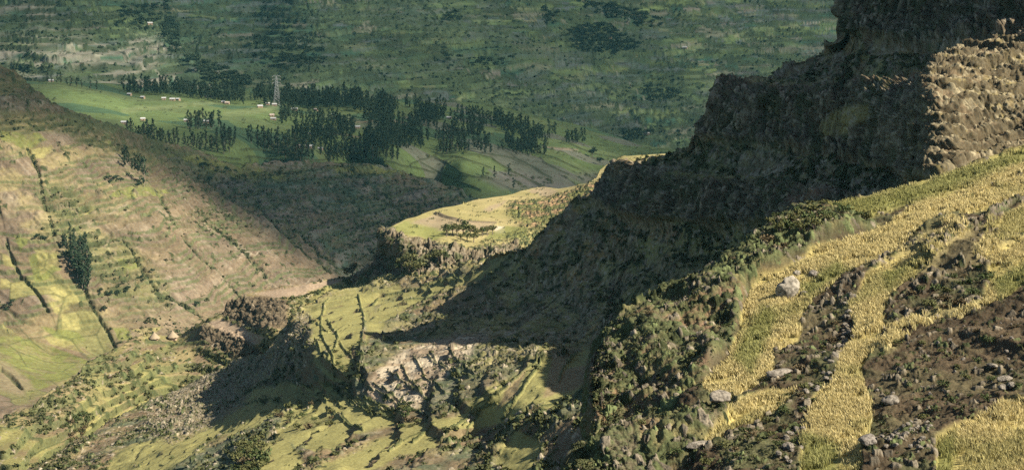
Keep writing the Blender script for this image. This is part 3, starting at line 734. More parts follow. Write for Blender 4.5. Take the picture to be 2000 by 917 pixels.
    lay(col, scree * sstep(.5, .62, fbm(x / 5, y / 5, z / 3, 4, 157)) * .6, 'dry', .55 + .6 * n2)
    ris = ris * scree
    # lit terraces and fields below
    green = [[(590,590),(640,562),(700,550),(770,543),(790,556),(740,585),(712,620),(700,680),(690,735),(650,745),(612,700),(600,660),(610,640),(590,615)],
             [(640,745),(560,790),(540,850),(620,885),(780,818),(800,795),(735,780),(690,765)],
             [(590,930),(700,872),(800,818),(880,812),(960,752),(1040,702),(1110,682),(1168,662),(1168,745),(1080,792),(980,822),(900,850),(780,882),(700,940)],
             [(490,760),(560,742),(625,752),(570,785),(500,830),(420,862),(300,872),(380,800),(440,770)],[(230,880),(330,850),(420,830),(400,880),(300,930),(200,930)],
             [(780,560),(850,538),(930,518),(945,500),(1000,482),(985,500),(930,535),(850,565),(770,612),(715,660),(715,610)],[(500,690),(560,650),(560,700),(520,740),(480,740)],[(560,790),(640,760),(700,800),(660,850),(560,860)],[(500,860),(560,850),(600,900),(540,930),(480,930)],[(960,917),(1010,850),(1060,860),(1040,917)]]
    gm = polys(s, wu, wv, green, 5) * sstep(.14, .3, n1 + .12)
    stony = polys(s, wu, wv, [[(290,795),(380,740),(480,695),(535,680),(560,640),(600,600),(606,690),(590,720),(545,715),(500,745),(470,790),(400,835),(330,860),(280,850)]], 10) * sstep(.3, .45, n1 + .1)
    gm = gm * (1 - .85 * stony)
    lay(col, stony * .6, 'soil', .5 + .8 * n2)
    lay(col, gm * .95, 'lawn', .75 + .5 * n1)
    yl = [[(640,600),(700,575),(770,550),(720,590),(690,640),(640,650)],[(820,850),(880,812),(960,775),(1040,730),(1168,722),(1165,745),(1080,792),(980,822),(900,850)]]
    lay(col, polys(s, wu, wv, yl, 5) * .6, 'lawn', 1.0 + .3 * n1)
    soilp = [[(1080,690),(1110,685),(1100,720),(1080,760),(1060,770),(1075,720)],[(1110,720),(1160,700),(1165,725),(1110,750),(1060,760)],[(990,760),(1030,720),(1010,770),(970,800)]]
    lay(col, polys(s, wu, wv, soilp, 4) * .8, 'soil', 1.2 + .6 * n2)
    quarry = [[(715,748),(760,700),(820,668),(900,640),(955,625),(950,648),(905,690),(880,720),(840,755),(805,795),(760,778)]]
    qm = polys(s, wu, wv, quarry, 6)
    lay(col, qm * .75, 'tan', 1.0 + .5 * n1)
    lay(col, qm * sstep(.5, .58, fbm(x / 7, y / 7, z / 3, 3, 132)) * .9, 'pale', .8 + .3 * n2)
    lay(col, polys(s, wu, wv, [[(712,760),(745,765),(800,790),(800,812),(760,790),(720,778)]], 3) * .9, 'tan', 1.3 + .3 * n1)
    # terrace walls and hedges
    wl = [[(633,765),(635,782),(650,802),(670,817),(687,828),(707,841)],[(661,758),(683,773),(709,791),(735,804),(770,810)],[(650,776),(665,789),(687,791),(722,804),(757,810)],[(718,752),(753,776),(788,793),(803,795)],[(707,682),(709,704),(698,734),(694,741)],[(617,660),(624,680),(641,688),(641,704),(657,719)],[(663,664),(681,680),(694,695)],
          [(999,738),(958,762),(923,778),(862,804)],[(999,752),(949,782),(923,797),(903,821),(883,834)],[(970,789),(940,800),(905,826)],[(999,824),(960,848),(938,860)],[(829,839),(805,858)],[(1052,711),(1035,738),(1010,780),(1000,797)],[(1131,680),(1104,714),(1093,738)],[(1169,749),(1104,773),(1052,800),(1000,821)],
          [(283,821),(304,838),(332,835),(346,821)],[(377,797),(373,825)],[(297,866),(346,838),(380,814)],[(560,742),(600,752),(625,748)],[(508,770),(545,782),(570,800)],[(620,880),(660,868),(720,850)],[(880,690),(900,712),(925,722)],[(840,690),(860,715),(900,735)],[(810,700),(830,735),(870,760)],[(785,712),(800,745),(840,775)],
          [(700,575),(712,620),(705,680),(700,735)],[(640,575),(625,610),(628,650),(650,690),(655,740)],[(600,610),(640,640)],[(720,590),(740,570),(790,555)],[(650,760),(670,770),(700,790),(760,800),(790,808)],[(632,762),(640,790),(680,820),(710,842)],[(640,740),(690,770),(740,790),(800,800)],[(730,745),(770,775),(800,795),(830,800)],
          [(760,720),(800,760),(850,770)],[(835,700),(880,720),(920,730)],[(560,800),(620,770),(640,750)],[(520,850),(560,830),(600,800),(625,775)],[(900,850),(940,800),(990,760),(1050,700)],[(980,820),(1010,780),(1050,720),(1060,690)],[(860,850),(900,820),(930,800)],[(760,880),(800,850),(850,830)],[(400,760),(450,790),(520,780)],[(300,850),(380,830),(440,800),(520,740)],[(380,880),(450,840),(520,800)],
          [(780,560),(850,545),(900,530),(940,505)],[(740,600),(800,575),(860,555)],[(760,620),(840,580),(930,545)],[(1060,700),(1110,690)],[(640,620),(660,650),(650,680)],[(800,530),(840,560),(820,590)],[(860,520),(900,540)]]
    lay(col, ris2 * .85, 'soil', .6 + .8 * n2)
    wm = lines(s, wu * .5, wv * .5, wl, 2.3) * sstep(.12, .32, fbm(x / 7, y / 7, None, 3, 133))
    lay(col, wm * .9, 'scrub', 1.0 + .8 * n2)
    free = (1 - gm * .95) * (1 - qm * .6) * (1 - cm) * (1 - scree) * (1 - .35 * low)
    dn = fbm(x / 12, y / 12, z / 12, 4, 134)
    dk = sstep(.36, .58, dn)
    h, r = bumps(s, 1.2, .5, (.12 + .3 * dk) * free + .5 * wm + .02, 135)
    hb, rb = bumps(s, 3.2, 1.15, .3 * dk * free + .2 * wm, 136)
    bl = billow(s, 1.7, 138, 3) * free * (.35 + .65 * dk)
    stone = (r * 37.0) % 1.0
    lay(col, sstep(.4, .95, bl) * .5, 'scrub', 1.1 + 1.8 * n2)
    lay(col, sstep(.02, .25, np.maximum(h, hb)), 'scrub', .8 + 2.0 * stone ** 3)
    lay(col, sstep(.02, .2, h) * (stone > .8) * (hb < .1), 'pale', .4 + .5 * ((r * 91) % 1))
    lay(col, free * sstep(.6, .7, fbm(x / 2.2, y / 2.2, z / 2.2, 3, 158)) * .5, 'pale', .4 + .4 * n1)
    lay(col, flank * sstep(.5, .66, n2) * .55, 'dry', .8 + .5 * n1)
    lay(col, (flank + cm) * sstep(.6, .72, fbm(x / .8, y / .8, z / .8, 2, 180)) * .8, 'pale', .5 + .5 * n1)
    lay(col, flank * sstep(.42, .3, fbm(x / 1.4, y / 1.4, z / 1.4, 3, 181)) * .8, 'scrub', .7 + 0 * n1)
    hs, rs = blocks(s, .62, .66 * scree + .12 * qm + .4 * stony, 137)
    bs = billow(s, .95, 139, 3) * (scree + .35 * qm)
    st2 = (rs * 53.0) % 1.0
    lay(col, sstep(.02, .2, hs), 'pale', .2 + .5 * st2)
    lay(col, ris * .8, 'rock', .35 + .5 * n2)
    col *= 1 - scree[..., None] * np.array([.14, .14, .26], np.float32)
    s.displace(h * .45 + hb * .85 + hs * .38 + bs * .22 + (fbm(x / 2.6, y / 2.6, z / 1.7, 4, 185, ridged=True) - .5) * 1.9 * scree + ris * .2 + wm * .42 + bl * .75, vert=.5)
    s.bush = np.clip(free * dk + .5 * wm + .4 * ris2, 0, 1)
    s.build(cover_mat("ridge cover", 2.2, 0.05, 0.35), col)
    return s
# ------------------------------------------------------------------ near slope of ripe grass, scrub and stone banks
GOLD = [[(1612,402),(1700,388),(1800,362),(1900,328),(2000,293),(2215,225),(3400,110),(3400,230),(2215,300),(2010,335),(1945,360),(1880,400),(1800,460),(1745,505),(1650,545),(1640,560),(1580,590),(1565,640),(1555,665),(1515,690),(1505,740),(1440,775),(1385,772),(1365,750),(1420,700),(1440,660),(1455,600),(1470,560),(1530,530),(1600,490),(1700,455),(1740,430),(1790,395),(1700,418),(1640,420)],
        [(1500,762),(1555,768),(1535,800),(1440,832),(1420,852),(1385,882),(1365,885),(1385,860),(1420,830),(1430,795),(1460,775)],
        [(1720,520),(1800,500),(1822,515),(1745,580),(1722,620),(1716,680),(1682,735),(1702,790),(1690,860),(1662,1200),(1568,1200),(1565,830),(1582,790),(1632,740),(1650,680),(1668,640),(1662,600),(1690,555)],
        [(1868,402),(1960,355),(2010,342),(3400,215),(3400,300),(2215,330),(2010,382),(1940,420),(1880,435)],
        [(1960,432),(2010,400),(3400,310),(3400,480),(2215,420),(2010,462),(1970,462),(1950,455)],
        [(1930,500),(2010,465),(3400,500),(3400,600),(2215,500),(2010,545),(1960,582),(1900,602),(1932,560)],
        [(1795,1200),(1832,872),(1872,846),(1930,812),(1962,786),(2010,792),(3400,800),(3400,1200),(2215,1200)]]
SPARSE = [[(1715,690),(1722,640),(1800,612),(1900,590),(1942,600),(1850,632),(1780,660),(1740,702)], [(1720,520),(1800,470),(1870,440),(1900,470),(1830,520),(1760,560)], [(1930,440),(2010,440),(2010,480),(1900,520)]]
GREENISH = [[(1800,362),(1900,328),(2010,290),(2010,318),(1900,360),(1800,395),(1700,420),(1640,425),(1615,402),(1700,388)], [(1560,560),(1640,520),(1660,535),(1580,590)], [(1430,700),(1490,600),(1520,620),(1470,740)], [(1660,415),(1720,408),(1790,390),(1740,425),(1700,432)], [(1830,880),(1870,850),(1860,917),(1820,990),(1800,990)], [(1565,850),(1640,870),(1640,990),(1565,990)], [(1935,545),(2010,520),(2010,560),(1950,585)],[(1720,540),(1790,520),(1740,570)]]
SOILP = [[(1780,520),(1850,480),(1930,440),(1990,440),(1940,500),(1850,560),(1750,600),(1730,590)], [(1590,600),(1640,590),(1630,640),(1560,690),(1510,740),(1520,700)], [(1690,740),(1740,700),(1900,630),(2000,600),(2010,780),(1930,805),(1860,845),(1800,900),(1720,860)], [(1310,745),(1420,715),(1340,770),(1300,790)]]
def make_near():
    def ground(x, y):
        return -37.5 + 0.25 * x + 0.035 * y - 0.011 * max(0.0, 0.15 * y - x) ** 2 + 0.3 * math.sin(x / 7.0 + y / 16.0)
    pts = []
    for v in (230, 292, 330, 400, 430, 480, 540, 600, 660, 720, 800, 880, 960, 1040, 1180):
        for u in [*range(1100, 2260, 75), 2450, 2700, 3000, 3300]:
            d = ray(u, v); D = 30.0
            while D < 420 and D * d[2] > ground(D * d[0], D * d[1]):
                D += 0.25
            if D < (235 if u < 2260 else 420):
                pts.append((u, v, D))
    s = Sheet("near_slope", [(1110,1000),(1128,960),(1142,900),(1152,840),(1160,780),(1168,730),(1178,702),(1210,642),(1250,602),(1290,586),(1350,560),(1420,530),(1480,497),(1505,480),(1520,455),(1545,428),(1580,410),(1612,401),(1700,386),(1800,362),(1900,327),(2000,292),(2200,230),(3300,120)],
              [(1110,1005),(1400,1080),(3300,1150)], pts, 1.25, 540, 1110, 3300, skirt=0.06)
    x, y, z = s.X, s.Y, s.Z
    wu, wv = warp(s, 1 / 4, 7, 141)
    gm = polys(s, wu, wv, GOLD, 4); sp = polys(s, wu, wv, SPARSE, 10)
    scr = polys(s, wu, wv, [[(1100,1000),(1160,700),(1250,590),(1420,525),(1490,480),(1540,420),(1620,398),(1640,420),(1700,428),(1725,432),(1660,458),(1590,490),(1530,525),(1460,560),(1450,610),(1430,660),(1410,700),(1360,750),(1300,800),(1420,770),(1440,790),(1420,830),(1380,860),(1300,1000)]], 6)
    soil = polys(s, wu, wv, SOILP, 8)
    s.displace((fbm(x / 9, y / 9, None, 4, 142) - .5) * 1.6 * (1 - .6 * gm) + (fbm(x / 14 + .02 * y, y / 14, None, 3, 163, ridged=True) - .5) * 3.6 * scr + (fbm(x / 3.6, y / 3.6, z / 3.6, 3, 176, ridged=True) - .5) * 1.5 * scr + (fbm(x / 7 + .05 * y, y / 11, None, 3, 164, ridged=True) - .5) * 1.5 * (1 - gm) * (1 - scr))
    s.update(); x, y, z = s.X, s.Y, s.Z
    n1 = fbm(x / 3, y / 3, z / 3, 4, 143); n2 = fbm(x / .45, y / .45, z / .45, 3, 144)
    col = base_cover(s.U.shape, 'soil'); col *= (.22 + .45 * n1)[..., None]
    lay(col, sstep(.45, .6, n1) * .5, 'scrub', 1.5 + n2)
    lay(col, soil * .6, 'soil', .38 + .5 * n2)
    lay(col, sp * sstep(.4, .6, n1) * .7, 'dry', .9 + .4 * n2)
    lay(col, scr * .75, 'scrub', .8 + 1.2 * n2)
    lay(col, scr * sstep(.5, .6, fbm(x / 2.4, y / 2.4, z / 2.4, 3, 183)) * .7, 'rock', .5 + .9 * n2)
    lay(col, scr * sstep(.56, .66, fbm(x / 1.6, y / 1.6, z / 1.6, 3, 184)) * .6, 'dry', .5 + .5 * n2)
    lay(col, scr * sstep(.55, .68, fbm(x / 6, y / 6, None, 3, 145)) * .6, 'red', .7 + .3 * n1)
    lay(col, gm, 'gold', .6 + .35 * n1)
    gr = polys(s, wu, wv, GREENISH, 10)
    lay(col, gm * gr * .8, 'green', 1.0 + .3 * n1)
    bank = lines(s, wu * .7, wv * .7, [[(1945,352),(1875,398),(1800,452),(1765,482),(1700,522),(1650,542),(1622,562)],[(1998,385),(1960,415),(1910,455),(1850,482),(1790,505)],[(1930,440),(1880,470),(1820,510),(1760,545)],[(1700,640),(1730,600),(1800,560),(1880,520)]], 8) * sstep(.25, .5, n1)
    free = (1 - .96 * gm) * (.55 + .45 * scr)
    dn = fbm(x / 5, y / 5, None, 4, 146)
    dk = sstep(.35, .58, dn)
    h, r = bumps(s, .6, .24, (.12 + .3 * dk) * free + .5 * bank, 147)
    hb, rb = bumps(s, 1.6, .6, .35 * dk * free * scr + .35 * bank + .08 * free, 148)
    bl = billow(s, .95, 150, 3) * free * (.35 + .65 * np.maximum(dk, scr))
    stone = (r * 37) % 1
    lay(col, sstep(.3, .85, bl) * (.35 + .4 * scr), 'scrub', .9 + 1.6 * n2)
    lay(col, sstep(.02, .25, np.maximum(h, hb)), 'scrub', .7 + 2.2 * ((rb * 17) % 1) ** 2 * n2 * 2)
    lay(col, sstep(.02, .2, h) * (stone > .86) * (hb < .1), 'pale', .2 + .4 * ((r * 91) % 1))
    hk, rk = blocks(s, .55, .2 * (1 - gm) * sstep(.45, .6, fbm(x / 3.5, y / 3.5, z / 3.5, 3, 177)) + .5 * bank * (1 - gm), 178)
    lay(col, sstep(.02, .15, hk), 'pale', .16 + .3 * rk)
    fol = fbm(x / .22, y / .22, z / .22, 2, 149)
    s.displace(hk * .3 + h * .2 + hb * .3 * (.7 + .6 * fol) + bank * .3 * (1 - gm) + (n2 - .5) * .34 * (1 - gm) + bl * .36, vert=.5)
    s.bush = np.clip(free * (.25 + .75 * dk) + .4 * bank, 0, 1) * (1 - sstep(.2, .6, gm))
    s.gold = np.maximum(polys(s, wu * 1.6, wv * 1.6, GOLD, 11) * (.35 + .65 * gm), .42 * sp); s.green = gr; s.scr = scr
    s.build(cover_mat("near slope cover", 7.0, 0.05, 0.4), col)
    return s

far = make_far()
plateau = make_plateau()
slope = make_slope()
spur = make_spur()
promontory = make_promontory()
ridge = make_ridge()
near = make_near()

# wide ground under everything, to the horizon
g = np.array([[-30000, -30000, -420], [30000, -30000, -420], [30000, 30000, -420], [-30000, 30000, -420]], float)
go = mesh_np("ground", g, np.array([[0, 1, 2, 3]]), cover_mat("ground cover", 0.01, 0, .3), np.tile(C['dgreen'], (4, 1)))
go["kind"] = "structure"
# ------------------------------------------------------------------ broken cloud above the far valley: it shades the village and the far side
def make_clouds():
    SHADE = {'far': 0.64, 'plateau': 0.76, 'slope': 0.0}
    AREAS = [  # (pixel outline on the ground, shade, softness in pixels)
        ('far', [(40,60),(200,80),(290,160),(60,170),(-50,120)], .2, 30), ('far', [(230,60),(320,50),(350,110),(430,150),(380,175),(280,150)], .2, 22),
        ('far', [(540,60),(610,55),(640,90),(560,110)], .35, 18), ('far', [(590,150),(700,160),(700,190),(590,180)], .4, 12), ('far', [(800,150),(1000,190),(950,230),(800,200)], .62, 30),
        ('far', [(1000,60),(1300,90),(1350,140),(1100,130)], .68, 40),
        ('plateau', [(60,160),(240,195),(420,198),(545,200),(565,232),(420,238),(250,250),(150,228)], .18, 12), ('plateau', [(440,235),(560,240),(540,262),(450,260)], .45, 10),
        ('plateau', [(640,212),(720,215),(760,240),(640,240)], .45, 10), ('plateau', [(800,300),(960,300),(1020,350),(900,350),(800,330)], .5, 16), ('plateau', [(1050,270),(1220,300),(1180,330),(1060,310)], .5, 14),
        ('plateau', [(300,280),(480,300),(640,306),(640,340),(300,330)], .6, 14),
        ('slope', [(-250,40),(40,130),(120,205),(240,245),(340,285),(340,330),(200,275),(110,228),(-250,226)], .985, 10), ('slope', [(-250,222),(110,226),(230,262),(350,330),(260,330),(180,295),(90,270),(-250,262)], .72, 14),
        ('slope', [(290,265),(470,318),(700,312),(1040,380),(1040,560),(660,548),(600,520),(520,470),(420,400),(340,350)], .93, 26), ('slope', [(230,360),(330,370),(330,390),(230,385)], .0, 6)]
    H = 1050.0
    cell = 22.0
    acc = {}
    X0, Y0, X1, Y1 = -1500, -200, 4500, 5000
    nx, ny = int((X1 - X0) / cell), int((Y1 - Y0) / cell)
    num = np.zeros((nx, ny)); den = np.zeros((nx, ny))
    for key, s in (('far', far), ('plateau', plateau), ('slope', slope)):
        st = 3
        U = s.U[s.skn::st, ::st]; V = s.V[s.skn::st, ::st]; P = s.P[s.skn::st, ::st]
        T = np.full(U.shape, SHADE[key], np.float32)
        for k, poly, val, soft in AREAS:
            if k == key:
                m = sstep(soft, -soft * .6, poly_sd(poly, U, V)); T = T + (val - T) * m
        lam = (H - P[..., 2]) / SUN_DIR[2]
        qx = P[..., 0] + SUN_DIR[0] * lam; qy = P[..., 1] + SUN_DIR[1] * lam
        i = ((qx - X0) / cell).astype(int).ravel(); j = ((qy - Y0) / cell).astype(int).ravel()
        ok = (i >= 0) & (i < nx) & (j >= 0) & (j < ny)
        wgt = 1.0
        np.add.at(num, (i[ok], j[ok]), T.ravel()[ok] * wgt); np.add.at(den, (i[ok], j[ok]), wgt)
    def blur(a, n):
        for _ in range(n):
            a = (np.roll(a, 1, 0) + 2 * a + np.roll(a, -1, 0)) / 4; a = (np.roll(a, 1, 1) + 2 * a + np.roll(a, -1, 1)) / 4
        return a
    has = (den > 0).astype(float)
    t = np.where(den > 0, num / np.maximum(den, 1), 0)
    nb, db = blur(t * has, 2), blur(has, 2)
    wide_n, wide_d = blur(t * has, 40), blur(has, 40)
    dens = np.where(db > .15, nb / np.maximum(db, 1e-6), np.where(wide_d > .02, wide_n / np.maximum(wide_d, 1e-6), 0) * np.clip(wide_d * 3, 0, 1))
    gx, gy = np.meshgrid(X0 + (np.arange(nx) + .5) * cell, Y0 + (np.arange(ny) + .5) * cell, indexing='ij')
    dens = np.clip(dens * (0.88 + 0.30 * fbm(gx / 160, gy / 160, None, 4, 201)), 0, 1)
    lump = fbm(gx / 120, gy / 120, None, 4, 202)
    keep = dens > .03
    top = H + 2 + dens * (8 + 20 * lump); bot = H - 2 - dens * (5 + 9 * lump)
    idx = np.arange(nx * ny).reshape(nx, ny)
    k = keep[:-1, :-1] & keep[1:, :-1] & keep[1:, 1:] & keep[:-1, 1:]
    q = np.stack([idx[:-1, :-1], idx[1:, :-1], idx[1:, 1:], idx[:-1, 1:]], -1)[k]
    vt = np.stack([gx, gy, top], -1).reshape(-1, 3); vb = np.stack([gx, gy, bot], -1).reshape(-1, 3)
    faces = np.concatenate([q, q[:, ::-1] + nx * ny]); verts = np.concatenate([vt, vb])
    used, inv = np.unique(faces, return_inverse=True)
    dd = np.concatenate([dens.ravel(), dens.ravel()])[used]
    m = bpy.data.materials.new("cloud vapour"); m.use_nodes = True
    nt = m.node_tree
    for n in list(nt.nodes):
        if n.type != 'OUTPUT_MATERIAL': nt.nodes.remove(n)
    out = nt.nodes["Material Output"]
    tr = N_(nt, "ShaderNodeBsdfTransparent"); df = N_(nt, "ShaderNodeBsdfDiffuse"); tl = N_(nt, "ShaderNodeBsdfTranslucent")
    df.inputs[0].default_value = (.9, .9, .9, 1); tl.inputs[0].default_value = (.6, .6, .6, 1)
    a1 = N_(nt, "ShaderNodeMixShader"); a1.inputs[0].default_value = .12
    a2 = N_(nt, "ShaderNodeMixShader")
    at = N_(nt, "ShaderNodeAttribute", attribute_name="cover")
    nt.links.new(df.outputs[0], a1.inputs[1]); nt.links.new(tl.outputs[0], a1.inputs[2])
    # two crossings: the thickness turns into how much light gets through
    om = N_(nt, "ShaderNodeMath", operation='SUBTRACT'); om.inputs[0].default_value = 1.0
    nt.links.new(at.outputs["Fac"], om.inputs[1])
    sq = N_(nt, "ShaderNodeMath", operation='SQRT'); nt.links.new(om.outputs[0], sq.inputs[0])
    op = N_(nt, "ShaderNodeMath", operation='SUBTRACT'); op.inputs[0].default_value = 1.0
    nt.links.new(sq.outputs[0], op.inputs[1])
    nt.links.new(op.outputs[0], a2.inputs[0]); nt.links.new(tr.outputs[0], a2.inputs[1]); nt.links.new(a1.outputs[0], a2.inputs[2])
    nt.links.new(a2.outputs[0], out.inputs["Surface"])
    o = mesh_np("clouds", verts[used], inv.reshape(faces.shape), m, np.repeat(dd[:, None], 3, 1))
    o["kind"] = "stuff"
make_clouds()

# ------------------------------------------------------------------ air
def make_haze():
    x0, x1, y0, y1, z0, z1 = -4200, 4200, -600, 7000, -421.5, 640
    v = np.array([[x, y, z] for z in (z0, z1) for y in (y0, y1) for x in (x0, x1)], float)
    f = np.array([[0, 2, 3, 1], [4, 5, 7, 6], [0, 1, 5, 4], [2, 6, 7, 3], [0, 4, 6, 2], [1, 3, 7, 5]])
    m = bpy.data.materials.new("haze air"); m.use_nodes = True
    nt = m.node_tree
    nt.nodes.remove(nt.nodes["Principled BSDF"])
    pv = N_(nt, "ShaderNodeVolumePrincipled")
    pv.inputs["Color"].default_value = (.28, .82, .95, 1)
    pv.inputs["Density"].default_value = HAZE
    pv.inputs["Anisotropy"].default_value = 0.0
    nt.links.new(pv.outputs[0], nt.nodes["Material Output"].inputs["Volume"])
    o = mesh_np("haze", v, f, m, None, False)
    o["kind"] = "stuff"
HAZE = 2.2e-5
if HAZE: make_haze()
# ------------------------------------------------------------------ things: helpers
def link(name, me, parent=None, loc=None, rot=None, scl=None):
    o = bpy.data.objects.new(name, me)
    COL.objects.link(o)
    if parent is not None: o.parent = parent
    if loc is not None: o.location = loc
    if rot is not None: o.rotation_euler = rot
    if scl is not None: o.scale = scl
    return o

def tag(o, label, cat, group=None):
    o["label"] = label; o["category"] = cat
    if group: o["group"] = group
    return o

def raw_mesh(name, verts, faces, mat, smooth=False):
    me = bpy.data.meshes.new(name)
    me.from_pydata([tuple(map(float, v)) for v in verts], [], [tuple(map(int, f)) for f in faces])
    if smooth: me.polygons.foreach_set("use_smooth", [True] * len(me.polygons))
    me.materials.append(mat)
    me.update()
    return me

def tube_geo(path, radii, n=6):
    v = []; f = []
    path = [np.array(p, float) for p in path]
    for i, (p, r) in enumerate(zip(path, radii)):
        d = path[min(i + 1, len(path) - 1)] - path[max(i - 1, 0)]; d /= np.linalg.norm(d) + 1e-9
        a = np.cross(d, [0.3, 1, 0.1]); a /= np.linalg.norm(a); b = np.cross(d, a)
        for k in range(n):
            t = 2 * math.pi * k / n
            v.append(p + (a * math.cos(t) + b * math.sin(t)) * r)
    for i in range(len(path) - 1):
        for k in range(n):
            f.append((i * n + k, i * n + (k + 1) % n, (i + 1) * n + (k + 1) % n, (i + 1) * n + k))
    f.append(tuple(range(n - 1, -1, -1))); f.append(tuple((len(path) - 1) * n + k for k in range(n)))
    return v, f

def join_geo(parts):
    V = []; F = []
    for v, f in parts:
        o = len(V); V += list(v); F += [tuple(i + o for i in q) for q in f]
    return V, F

def box_geo(c, s, rz=0.0):
    c = np.array(c, float); v = []
    cr, sr = math.cos(rz), math.sin(rz)
    for z in (-1, 1):
        for x, y in ((-1, -1), (1, -1), (1, 1), (-1, 1)):
            px, py = x * s[0] / 2, y * s[1] / 2
            v.append(c + [px * cr - py * sr, px * sr + py * cr, z * s[2] / 2])
    return v, [(3, 2, 1, 0), (4, 5, 6, 7), (0, 1, 5, 4), (1, 2, 6, 5), (2, 3, 7, 6), (3, 0, 4, 7)]

def leaves_geo(rg, centres, radii, n, size, flat=.8):
    """many small leaf sprays spread through the volume of several lobes"""
    V = []; F = []
    for c, r, k in zip(centres, radii, n):
        d = rg.normal(size=(k, 3)); d /= np.linalg.norm(d, axis=1)[:, None]
        p = np.array(c) + d * np.array(r) * (rg.random((k, 1)) ** .45)
        for q in p:
            nrm = rg.normal(size=3) + [0, 0, .6]; nrm /= np.linalg.norm(nrm)
            a = np.cross(nrm, rg.normal(size=3)); a /= np.linalg.norm(a); b = np.cross(nrm, a)
            s1 = size * (.6 + .8 * rg.random()); s2 = s1 * flat * (.6 + .5 * rg.random())
            o = len(V)
            V += [q - a * s1, q + b * s2 * .8, q + a * s1, q - b * s2]
            F.append((o, o + 1, o + 2, o + 3))
    return V, F

def leaf_mat(name, c, var=.45, scale=.35):
    m = plain_mat(name, c, var, scale, .7, .1)
    return m

M = dict(
    euc=leaf_mat("eucalyptus leaves", (.028, .044, .023)), bark=plain_mat("grey bark", (.16, .13, .10), .3, 2.0),
    leaf=leaf_mat("shrub leaves", (.055, .072, .026), .5, 1.5), leaf2=leaf_mat("olive shrub leaves", (.085, .088, .034), .5, 1.5), leaf3=leaf_mat("dry brown shrub leaves", (.10, .078, .042), .5, 1.5),
    acacia=leaf_mat("pale tree leaves", (.12, .105, .055), .4, .8),
    tin=plain_mat("weathered tin roof", (.40, .40, .39), .2, .8, .45, .4), rust=plain_mat("rusty tin roof", (.40, .33, .28), .25, .8, .5, .3), mud=plain_mat("mud plaster wall", (.26, .19, .13), .25, 1.0),
    thatch=plain_mat("straw thatch", (.25, .20, .135), .35, 5.0), steel=plain_mat("galvanised steel", (.24, .25, .25), .15, 2.0, .5, .4),
    timber=plain_mat("dark timber", (.07, .05, .035), .3, 4.0))

def rock_mat(name, base, pale):
    m = bpy.data.materials.new(name); m.use_nodes = True
    nt = m.node_tree; b = nt.nodes["Principled BSDF"]; b.inputs["Roughness"].default_value = .9; b.inputs["Specular IOR Level"].default_value = .15
    tc = N_(nt, "ShaderNodeTexCoord")
    no = N_(nt, "ShaderNodeTexNoise"); no.inputs["Scale"].default_value = 2.6; no.inputs["Detail"].default_value = 6; no.inputs["Roughness"].default_value = .7
    rp = N_(nt, "ShaderNodeValToRGB")
    rp.color_ramp.elements[0].position = .42; rp.color_ramp.elements[0].color = tuple(base) + (1,)
    rp.color_ramp.elements[1].position = .55; rp.color_ramp.elements[1].color = tuple(pale) + (1,)
    bp = N_(nt, "ShaderNodeBump"); bp.inputs["Distance"].default_value = .06
    nt.links.new(tc.outputs["Object"], no.inputs["Vector"]); nt.links.new(no.outputs[0], rp.inputs[0])
    nt.links.new(rp.outputs[0], b.inputs["Base Color"]); nt.links.new(no.outputs[0], bp.inputs["Height"]); nt.links.new(bp.outputs[0], b.inputs["Normal"])
    return m
M['rock'] = rock_mat("field stone", (.075, .066, .053), (.20, .178, .145))
M['rock2'] = rock_mat("dark basalt stone", (.06, .053, .045), (.19, .17, .145))
M['lichen'] = rock_mat("lichen covered pale rock", (.10, .09, .07), (.26, .235, .19))

def rock_geo(seed, sub=2, squash=(1, .8, .7), rough=.3):
    import bmesh
    bm = bmesh.new(); bmesh.ops.create_icosphere(bm, subdivisions=sub, radius=1.0)
    v = np.array([q.co[:] for q in bm.verts]); f = [[q.index for q in p.verts] for p in bm.faces]; bm.free()
    n = v.copy()
    r = 1 + rough * (fbm(n[:, 0] * 1.1 + seed * 3.1, n[:, 1] * 1.1, n[:, 2] * 1.1, 2, seed) - .5) * 2 + rough * .5 * (fbm(n[:, 0] * 3, n[:, 1] * 3 + seed, n[:, 2] * 3, 2, seed + 9) - .5) * 2
    # a few flat faces, as broken stone has
    rg = np.random.default_rng(seed)
    v = v * r[:, None]
    for _ in range(7):
        d = rg.normal(size=3); d /= np.linalg.norm(d); h = .62 + .25 * rg.random()
        k = v @ d; over = np.maximum(k - h, 0); v -= over[:, None] * d
    return v * np.array(squash), f

# ------------------------------------------------------------------ trees
def tall_tree_proto(seed, h=22.0):
    rg = np.random.default_rng(seed)
    top = np.array([rg.normal() * .6, rg.normal() * .6, h * .93])
    path = [np.array([0, 0, -1.0]), np.array([0, 0, .2]), top * .35 + [rg.normal() * .3, 0, 0], top * .7, top]
    tr = [tube_geo(path, [.5, .42, .33, .2, .05], 7)]
    cs = []; rs = []; ns = []
    m = 9
    for k in range(m):
        t = .22 + .74 * k / (m - 1)
        w = (2.1 * math.sin(math.pi * min(1, (t - .12) / .95)) ** .7 + .35) * (.75 + .5 * rg.random())
        off = rg.normal(size=2) * w * .45
        c = np.array([off[0], off[1], h * t]); cs.append(c); rs.append((w, w, h * .085)); ns.append(26)
        tr.append(tube_geo([top * (t - .08), c], [.12, .04], 4))
    return raw_mesh("trunk", *join_geo(tr), M['bark']), raw_mesh("crown", *leaves_geo(rg, cs, rs, ns, .85), M['euc'])

